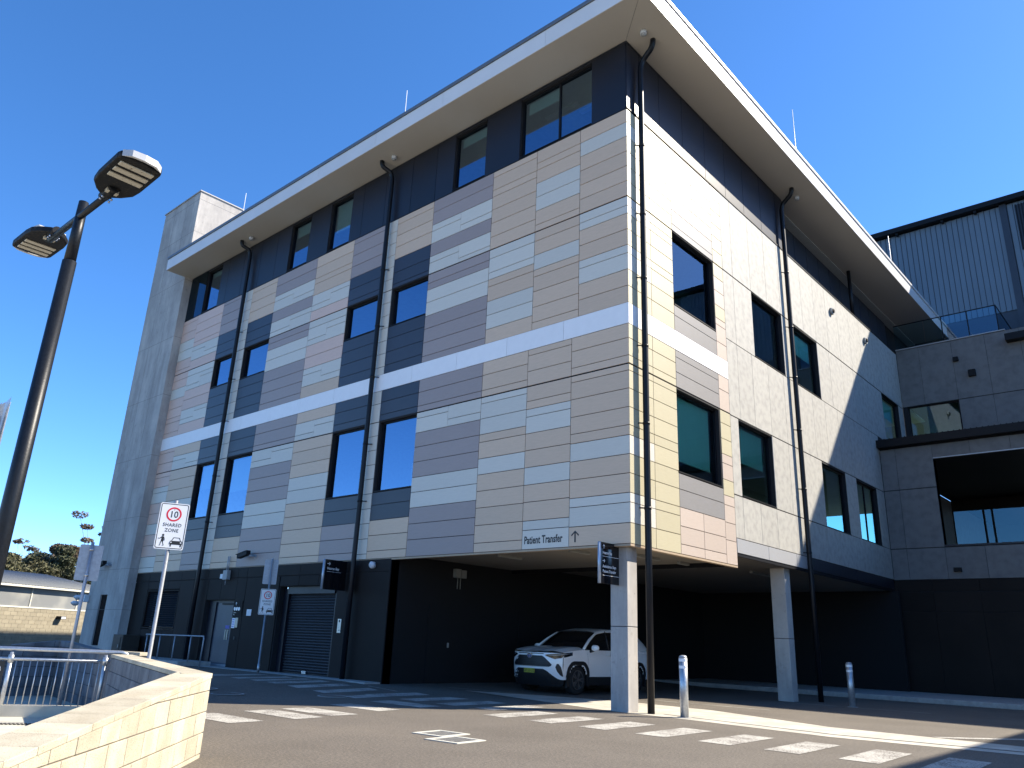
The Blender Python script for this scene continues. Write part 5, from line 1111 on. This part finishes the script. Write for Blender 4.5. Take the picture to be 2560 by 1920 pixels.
a1 = r_.normal(size=(N, 3)); a1 /= np.linalg.norm(a1, axis=1)[:, None]; a2 = np.cross(a1, r_.normal(size=(N, 3))); a2 /= np.linalg.norm(a2, axis=1)[:, None]
V = np.stack([P_ - a1 * .22, P_ + a2 * .12, P_ + a1 * .22, P_ - a2 * .12], 1).reshape(-1, 3)
mb = MB(); mb.v = [tuple(v) for v in V]; mb.f = [(4 * i, 4 * i + 1, 4 * i + 2, 4 * i + 3) for i in range(N)]; mb.sm = [False] * N
tag(build('undergrowth', mb, 'leaf_green', kind='stuff'), 'dark bushy undergrowth below the gum trees', 'bushes')
# ================================================================== PARKED CAR
CM = Matrix.Translation((-14.35, 16.97, 0.0)) @ Matrix.Rotation(R(-2.5), 4, 'Z') @ Matrix.Diagonal((1.03, 1.0, 1.04, 1))      # local: front at y=0 facing -y
car = thing('parked_car', 'white sport utility car parked under the building behind the concrete column', 'car', CM @ Vector((0, 2.3, 0)))
def cpart(name, mb, mt, parent=None, bevel=0.0, sub=False):
    mb.xf(CM); o = build(name, mb, mt, parent or car, bevel=bevel)
    if sub: md = o.modifiers.new('sub', 'SUBSURF'); md.levels = 1; md.render_levels = 1
    return o
def yf(x, z): a = abs(x); return 0.02 + 0.40 * (a / 0.93) ** 3.2 + (0.10 * (z - 0.72) ** 2 * 3 if z > .72 else 0.5 * (0.72 - z) ** 2)
def cw_(y):     # half width
    pts = [(0.30, .870), (0.45, .900), (0.8, .922), (1.3, .925), (3.4, .925), (4.1, .905), (4.4, .86), (4.6, .78)]
    if y <= pts[0][0]: return pts[0][1]
    for (a, b), (c, d) in zip(pts, pts[1:]):
        if y <= c: t = (y - a) / (c - a); return b + (d - b) * t
    return pts[-1][1]
def sx(y, z):
    t = -0.035 if z < .45 else (-.02 * (0.7 - z) / .25 if z < .7 else (0 if z < .86 else -0.9 * (z - .86) ** 2 * 1.6))
    return cw_(y) + t
def grid(fn, us, vs_, flip=False, smooth=True, keep=None):
    mb = MB(); V = [fn(u, v) for v in vs_ for u in us]; n = len(us); Fs = []
    for j in range(len(vs_) - 1):
        for i in range(n - 1):
            if keep and not keep((us[i] + us[i + 1]) / 2, (vs_[j] + vs_[j + 1]) / 2): continue
            f = (j * n + i, j * n + i + 1, (j + 1) * n + i + 1, (j + 1) * n + i); Fs.append(tuple(reversed(f)) if flip else f)
    mb.add(V, Fs, smooth); return mb
lin = lambda a, b, n: [a + (b - a) * i / n for i in range(n + 1)]
AX = (0.94, 3.63)
def arch_keep(y, z): return all(math.hypot(y - a, (z - .36) * 1.0) > .375 for a in AX)
body = MB()
g = grid(lambda x, z: (x, yf(x, z), z), lin(-.87, .87, 28), lin(.36, 1.0, 14)); body.add(g.v, g.f, True)
def zh(y, x): 
    t = min(1, max(0, (y - .1) / 1.1)); return 1.0 + .14 * math.sin(t * math.pi / 2) ** .8 + .02 * (1 - (x / .87) ** 2) + (0.018 if .30 < abs(x) / .87 < .8 else 0)
g = grid(lambda x, t: (x * (1 - .02 * t), yf(x, 1.0) + (1.24 - yf(x, 1.0)) * t, zh(yf(x, 1.0) + (1.24 - yf(x, 1.0)) * t, x) - (0.05 * max(0, abs(x) / .87 - .85) / .15)), lin(-.87, .87, 28), lin(0, 1, 10)); body.add(g.v, g.f, True)
def ztop(y): return zh(min(y, 1.24), .87) - .05 + (0.02 * min(1, max(0, (y - 1.24) / 2.8)))
for sgn in (1, -1):
    ys = lin(.36, 4.5, 92)
    zs_ = [.36, .42, .48, .54, .60, .66, .72, .78, .84, .90, .95, 1.0]
    def fn(y, k, sgn=sgn):
        z = .36 + (ztop(y) - .36) * k; return (sgn * sx(y, z) if k < 1 else sgn * .87 * (1 if y < 1.3 else 1), y, z)
    g = grid(fn, ys, lin(0, 1, 16), flip=(sgn < 0), keep=lambda y, k: arch_keep(y, .36 + (ztop(y) - .36) * k)); body.add(g.v, g.f, True)
g = grid(lambda x, z: (x, 4.60 - .30 * (abs(x) / .9) ** 3, z), lin(-.86, .86, 16), lin(.40, 1.14, 6), flip=True); body.add(g.v, g.f, True)
g = grid(lambda x, y: (x, y, 1.10 if y > 1.3 else 1.10), lin(-.86, .86, 6), lin(1.24, 4.45, 6)); body.add(g.v, g.f, False)
cpart('body', body, 'car_white')
# greenhouse
def gz_(y):
    P = [(1.22, 1.10), (1.55, 1.36), (1.95, 1.585), (2.4, 1.655), (3.0, 1.67), (3.7, 1.63), (4.05, 1.575), (4.30, 1.36), (4.50, 1.12)]
    for (a, b), (c, d) in zip(P, P[1:]):
        if y <= c: return b + (d - b) * (y - a) / (c - a)
    return 1.12
def gsec(y, k):   # k 0..1 from belt to centre line
    zt = gz_(y); wb = cw_(y) - .075; h = max(0, (zt - 1.10)) / .57; wr = wb - .21 * min(1, h) - (.10 if y > 4.0 else 0) * h
    P = [(wb, 1.10), (wb - (wb - wr) * .55, 1.10 + (zt - 1.10) * .60), (wr, 1.10 + (zt - 1.10) * .93), (wr * .72, 1.10 + (zt - 1.10) * .995), (0, zt + .008)]
    i = min(3, int(k * 4)); t = k * 4 - i; return (P[i][0] + (P[i + 1][0] - P[i][0]) * t, P[i][1] + (P[i + 1][1] - P[i][1]) * t)
gy = [1.22, 1.4, 1.6, 1.8, 1.95, 2.15, 2.4, 2.8, 3.2, 3.6, 3.85, 4.05, 4.2, 4.35, 4.5]
gm = MB()
for sgn in (1, -1):
    g = grid(lambda k, y: (sgn * gsec(y, k)[0], y, gsec(y, k)[1]), lin(0, 1, 8), gy, flip=(sgn > 0)); gm.add(g.v, g.f, True)
cpart('windows', gm, 'car_glass')
rfm = MB()
for sgn in (1, -1):
    g = grid(lambda k, y: (sgn * (gsec(y, k)[0] + .006), y, gsec(y, k)[1] + .012), [.46, .5, .6, .7, .8, .9, 1.0], [1.93, 2.1, 2.4, 2.8, 3.2, 3.6, 3.85, 4.08], flip=(sgn > 0)); rfm.add(g.v, g.f, True)
    g = grid(lambda k, y: (sgn * (gsec(y, k)[0] + .010), y, gsec(y, k)[1] + .002), [0, .15, .3, .46], [3.72, 3.9, 4.1, 4.3, 4.48], flip=(sgn > 0)); rfm.add(g.v, g.f, True)
cpart('roof', rfm, 'car_white')
for sgn in (1, -1):
    pl_ = MB(); pts = [(sgn * (gsec(y, .46)[0] + .004), y, gsec(y, .46)[1]) for y in (1.24, 1.4, 1.6, 1.8, 1.95, 2.1, 2.4, 2.9, 3.4, 3.8, 4.05)]
    pl_.tube(pts, [.036, .038, .038, .036, .032, .022, .018, .018, .018, .018, .02], 8); cpart('pillar', pl_, 'car_white')
    bp_ = MB()
    for yy in (2.36, 3.42): bp_.tube([(sgn * (gsec(yy, 0)[0] + .004), yy, 1.10), (sgn * (gsec(yy, .25)[0] + .004), yy + .03, gsec(yy, .25)[1]), (sgn * (gsec(yy, .48)[0] + .004), yy + .05, gsec(yy, .48)[1])], .028, 6)
    cpart('door_pillar', bp_, 'car_black')
    dl = MB()
    for yy in (1.34, 2.38, 3.36):
        for k in range(8): z0 = .46 + k * .078; dl.add([(sgn * (sx(yy, z0) + .0015), yy, z0), (sgn * (sx(yy, z0) + .0015), yy + .007, z0), (sgn * (sx(yy, z0 + .078) + .0015), yy + .007, z0 + .078), (sgn * (sx(yy, z0 + .078) + .0015), yy, z0 + .078)], [(0, 1, 2, 3) if sgn > 0 else (3, 2, 1, 0)])
    cpart('door_gap', dl, 'car_black')
    for yy in (2.14, 3.14): h_ = MB().tube([(sgn * (cw_(yy) + .02), yy, .97), (sgn * (cw_(yy) + .02), yy + .19, .97)], .014, 8); cpart('door_handle', h_, 'car_white')
    sk = MB(); sk.box(*(sorted((sgn * .70, sgn * .905))), 1.36, 3.22, .22, .44); cpart('side_sill', sk, 'car_black', bevel=.02)
    for ax in AX:   # angular black arch trims
        am = MB(); n = 20
        for i in range(n):
            a0 = math.pi * (-.12 + 1.24 * i / n); a1_ = math.pi * (-.12 + 1.24 * (i + 1) / n)
            def pt(a, r): 
                sq = min(1.13, 1 / max(abs(math.cos(a)), abs(math.sin(a)), .885)); y = ax + r * sq * math.cos(a); z = .36 + r * sq * math.sin(a); return y, z
            q4 = [pt(a0, .365), pt(a0, .455), pt(a1_, .455), pt(a1_, .365)]
            v = [(sgn * (cw_(y) - (.02 if z < .45 else 0) + .012), y, z) for y, z in q4] + [(sgn * (cw_(y) - .09), y, z) for y, z in q4]
            am.add(v, [(0, 3, 2, 1) if sgn > 0 else (0, 1, 2, 3), (0, 4, 7, 3) if sgn > 0 else (3, 7, 4, 0), (1, 2, 6, 5) if sgn > 0 else (5, 6, 2, 1)])
        cpart('wheel_arch', am, 'car_black')
        wl_ = MB(); c0 = Vector((sgn * .885, ax, .36)); c1 = Vector((sgn * .66, ax, .36))
        wl_.tube([c0 + (c1 - c0) * t for t in (0, .04, .12, .5, .88, 1)], [.30, .338, .358, .362, .358, .33], 36, cap=True)
        wheel = cpart('wheel', wl_, 'rubber')
        rim = MB(); F = Matrix.Translation((sgn * .892, ax, .36)) @ Matrix.Rotation(R(90) * sgn, 4, 'Y'); ring_mb(rim, F, 0, 0, .215, .235, -.01, .012, 36)
        for s5 in range(5):
            a = 2 * math.pi * s5 / 5 + .3
            for da in (-.17, .17):
                c, s_ = math.cos(a), math.sin(a); c2, s2_ = math.cos(a + da), math.sin(a + da)
                flat(rim, F, [(c * .04 - s_ * .018, s_ * .04 + c * .018), (c * .04 + s_ * .018, s_ * .04 - c * .018), (c2 * .22 + s2_ * .020, s2_ * .22 - c2 * .020), (c2 * .22 - s2_ * .020, s2_ * .22 + c2 * .020)], -.012, .008)
        flat(rim, F, arc(0, 0, .045, 0, 6.0, 16), -.01, .014); cpart('rim', rim, 'alloy', wheel)
        dk = MB(); flat(dk, F, arc(0, 0, .214, 0, 2 * math.pi * 23 / 24, 23), -.05, -.04); cpart('wheel_well_disc', dk, 'car_black', wheel)
    mr_ = MB(); F = Matrix.Translation((sgn * 1.03, 1.52, 1.155)) @ Matrix.Diagonal((.125, .075, .078, 1))
    for j in range(8):
        for i in range(12):
            def sp_(i, j): th = math.pi * j / 8; ph = 2 * math.pi * i / 12; return (abs(math.sin(th)) ** .7 * math.cos(ph), abs(math.sin(th)) ** .7 * math.sin(ph), math.cos(th))
            mr_.add([F @ Vector(sp_(i, j)), F @ Vector(sp_(i, j + 1)), F @ Vector(sp_(i + 1, j + 1)), F @ Vector(sp_(i + 1, j))], [(0, 1, 2, 3)], True)
    mo = cpart('door_mirror', mr_, 'car_white'); q = MB().tube([(sgn * .86, 1.50, 1.06), (sgn * .98, 1.52, 1.10)], .035, 8); cpart('mirror_stalk', q, 'car_black', mo)
# front details laid on the curved nose
def span(rows_, off, mt, name, par=None, n=12, mirror=False):
    for m_ in ((1, -1) if mirror else (1,)):
        mb = MB()
        for (z0, a0, b0), (z1, a1_, b1) in zip(rows_, rows_[1:]):
            for i in range(n):
                t0, t1 = i / n, (i + 1) / n
                q = [(a0 + (b0 - a0) * t0, z0), (a0 + (b0 - a0) * t1, z0), (a1_ + (b1 - a1_) * t1, z1), (a1_ + (b1 - a1_) * t0, z1)]
                v = [(m_ * x, yf(x, z) - off, z) for x, z in q]
                f = (0, 1, 2, 3) if (z1 > z0) == (m_ > 0) else (3, 2, 1, 0); mb.add(v, [f])
        o = cpart(name, mb, mt, par)
    return o
gr = span([(.925, -.40, .40), (.89, -.47, .47), (.78, -.60, .60), (.715, -.66, .66), (.68, -.64, .64), (.665, -.60, .60)], .006, 'car_black', 'grille')
span([(.66, -.60, .60), (.655, -.60, .60)], .012, 'car_black', 'grille_lip', gr)
for k in range(5): span([(.90 - k * .045, -.40 - k * .05, .40 + k * .05), (.893 - k * .045, -.40 - k * .05, .40 + k * .05)], .012, 'rubber', 'grille_bar', gr)
span([(.605, -.44, .44), (.56, -.54, .54), (.46, -.66, .66), (.38, -.76, .76), (.34, -.86, .86)], .006, 'car_black', 'lower_intake')
span([(.36, -.86, .86), (.30, -.86, .86), (.20, -.80, .80)], .004, 'car_black', 'bumper_skirt')
span([(.985, -.42, .42), (.965, -.46, .46)], .005, 'car_black', 'bonnet_gap')
span([(.74, .765, .80), (.66, .735, .845), (.56, .765, .862), (.47, .815, .868), (.44, .85, .868)], .007, 'car_black', 'fog_lamp_pocket', mirror=True)
for sgn in (1, -1):     # headlamp wraps from nose to wing
    def hp(s, v):       # s 0..1 inner to outer, v 0..1 bottom to top
        if s < .6: x = .50 + (.865 - .50) * (s / .6); y = yf(x, .93) - .008
        else: y = yf(.865, .93) + (s - .6) / .4 * .34; x = sx(max(.36, y), .93) + .010
        zb_ = .925 - .075 * min(1, s / .35) + .10 * max(0, (s - .35) / .65); zt_ = .955 + .075 * s
        return (sgn * x, y, zb_ + (zt_ - zb_) * v)
    g = grid(lambda s, v: hp(s, v), lin(0, 1, 14), lin(0, 1, 3), flip=(sgn < 0)); hl = cpart('headlight', g, 'car_glass')
    g = grid(lambda s, v: (hp(s, v)[0] * 1.004, hp(s, v)[1] - .004, hp(s, v)[2]), lin(.12, .86, 12), [.62, .80], flip=(sgn < 0)); cpart('lamp_strip', g, 'car_lens', hl)
F = frame_of((0, yf(0, .92) - .012, .92), (1, 0, 0), (0, 0, 1), (0, -1, 0))
q = MB(); flat(q, F @ Matrix.Diagonal((1.25, .92, 1, 1)), arc(0, 0, .066, 0, 6.1, 24), 0, .006); bg_ = cpart('badge', q, 'badge_blue')
q = MB(); ring_mb(q, F @ Matrix.Diagonal((1.25, .92, 1, 1)), 0, 0, .060, .071, .004, .012, 28); ring_mb(q, F @ Matrix.Translation((0, .004, 0)) @ Matrix.Diagonal((.42, .82, 1, 1)), 0, 0, .048, .062, .006, .011, 20)
ring_mb(q, F @ Matrix.Translation((0, .030, 0)) @ Matrix.Diagonal((1.0, .40, 1, 1)), 0, 0, .046, .060, .006, .0112, 20); cpart('emblem', q, 'chrome', bg_)
F = frame_of((0, yf(0, .55) - .02, .50), (1, 0, 0), (0, 0, 1), (0, -1, 0))
q = MB(); flat(q, F, rrect(-.186, .186, 0, .107, .01), 0, .008); pt_ = cpart('number_plate', q, 'plate_yellow')
q = text_mb('DF\u00b755\u00b7UZ', .098, F @ Matrix.Translation((0, .018, .009)), .002, 'CENTER', sx=.92); cpart('plate_lettering', q, 'sign_black', pt_)
q = MB(); q.box(-.70, .70, .3, 4.2, .22, .40); q.box(-.66, .66, .45, 4.2, .40, 1.0); cpart('underbody', q, 'car_black')
for sgn in (1, -1):
    q = MB(); q.box(*sorted((sgn * .62, sgn * .875)), 4.38, 4.47, .92, 1.08); cpart('tail_light', q, 'tail_red', bevel=.02)
q = MB().tube([(-.30, 1.62, 1.30), (.0, 1.60, 1.34)], .012, 6); q.box(.25, .62, 2.0, 2.1, 1.1, 1.5); cpart('seats', q, 'car_black')
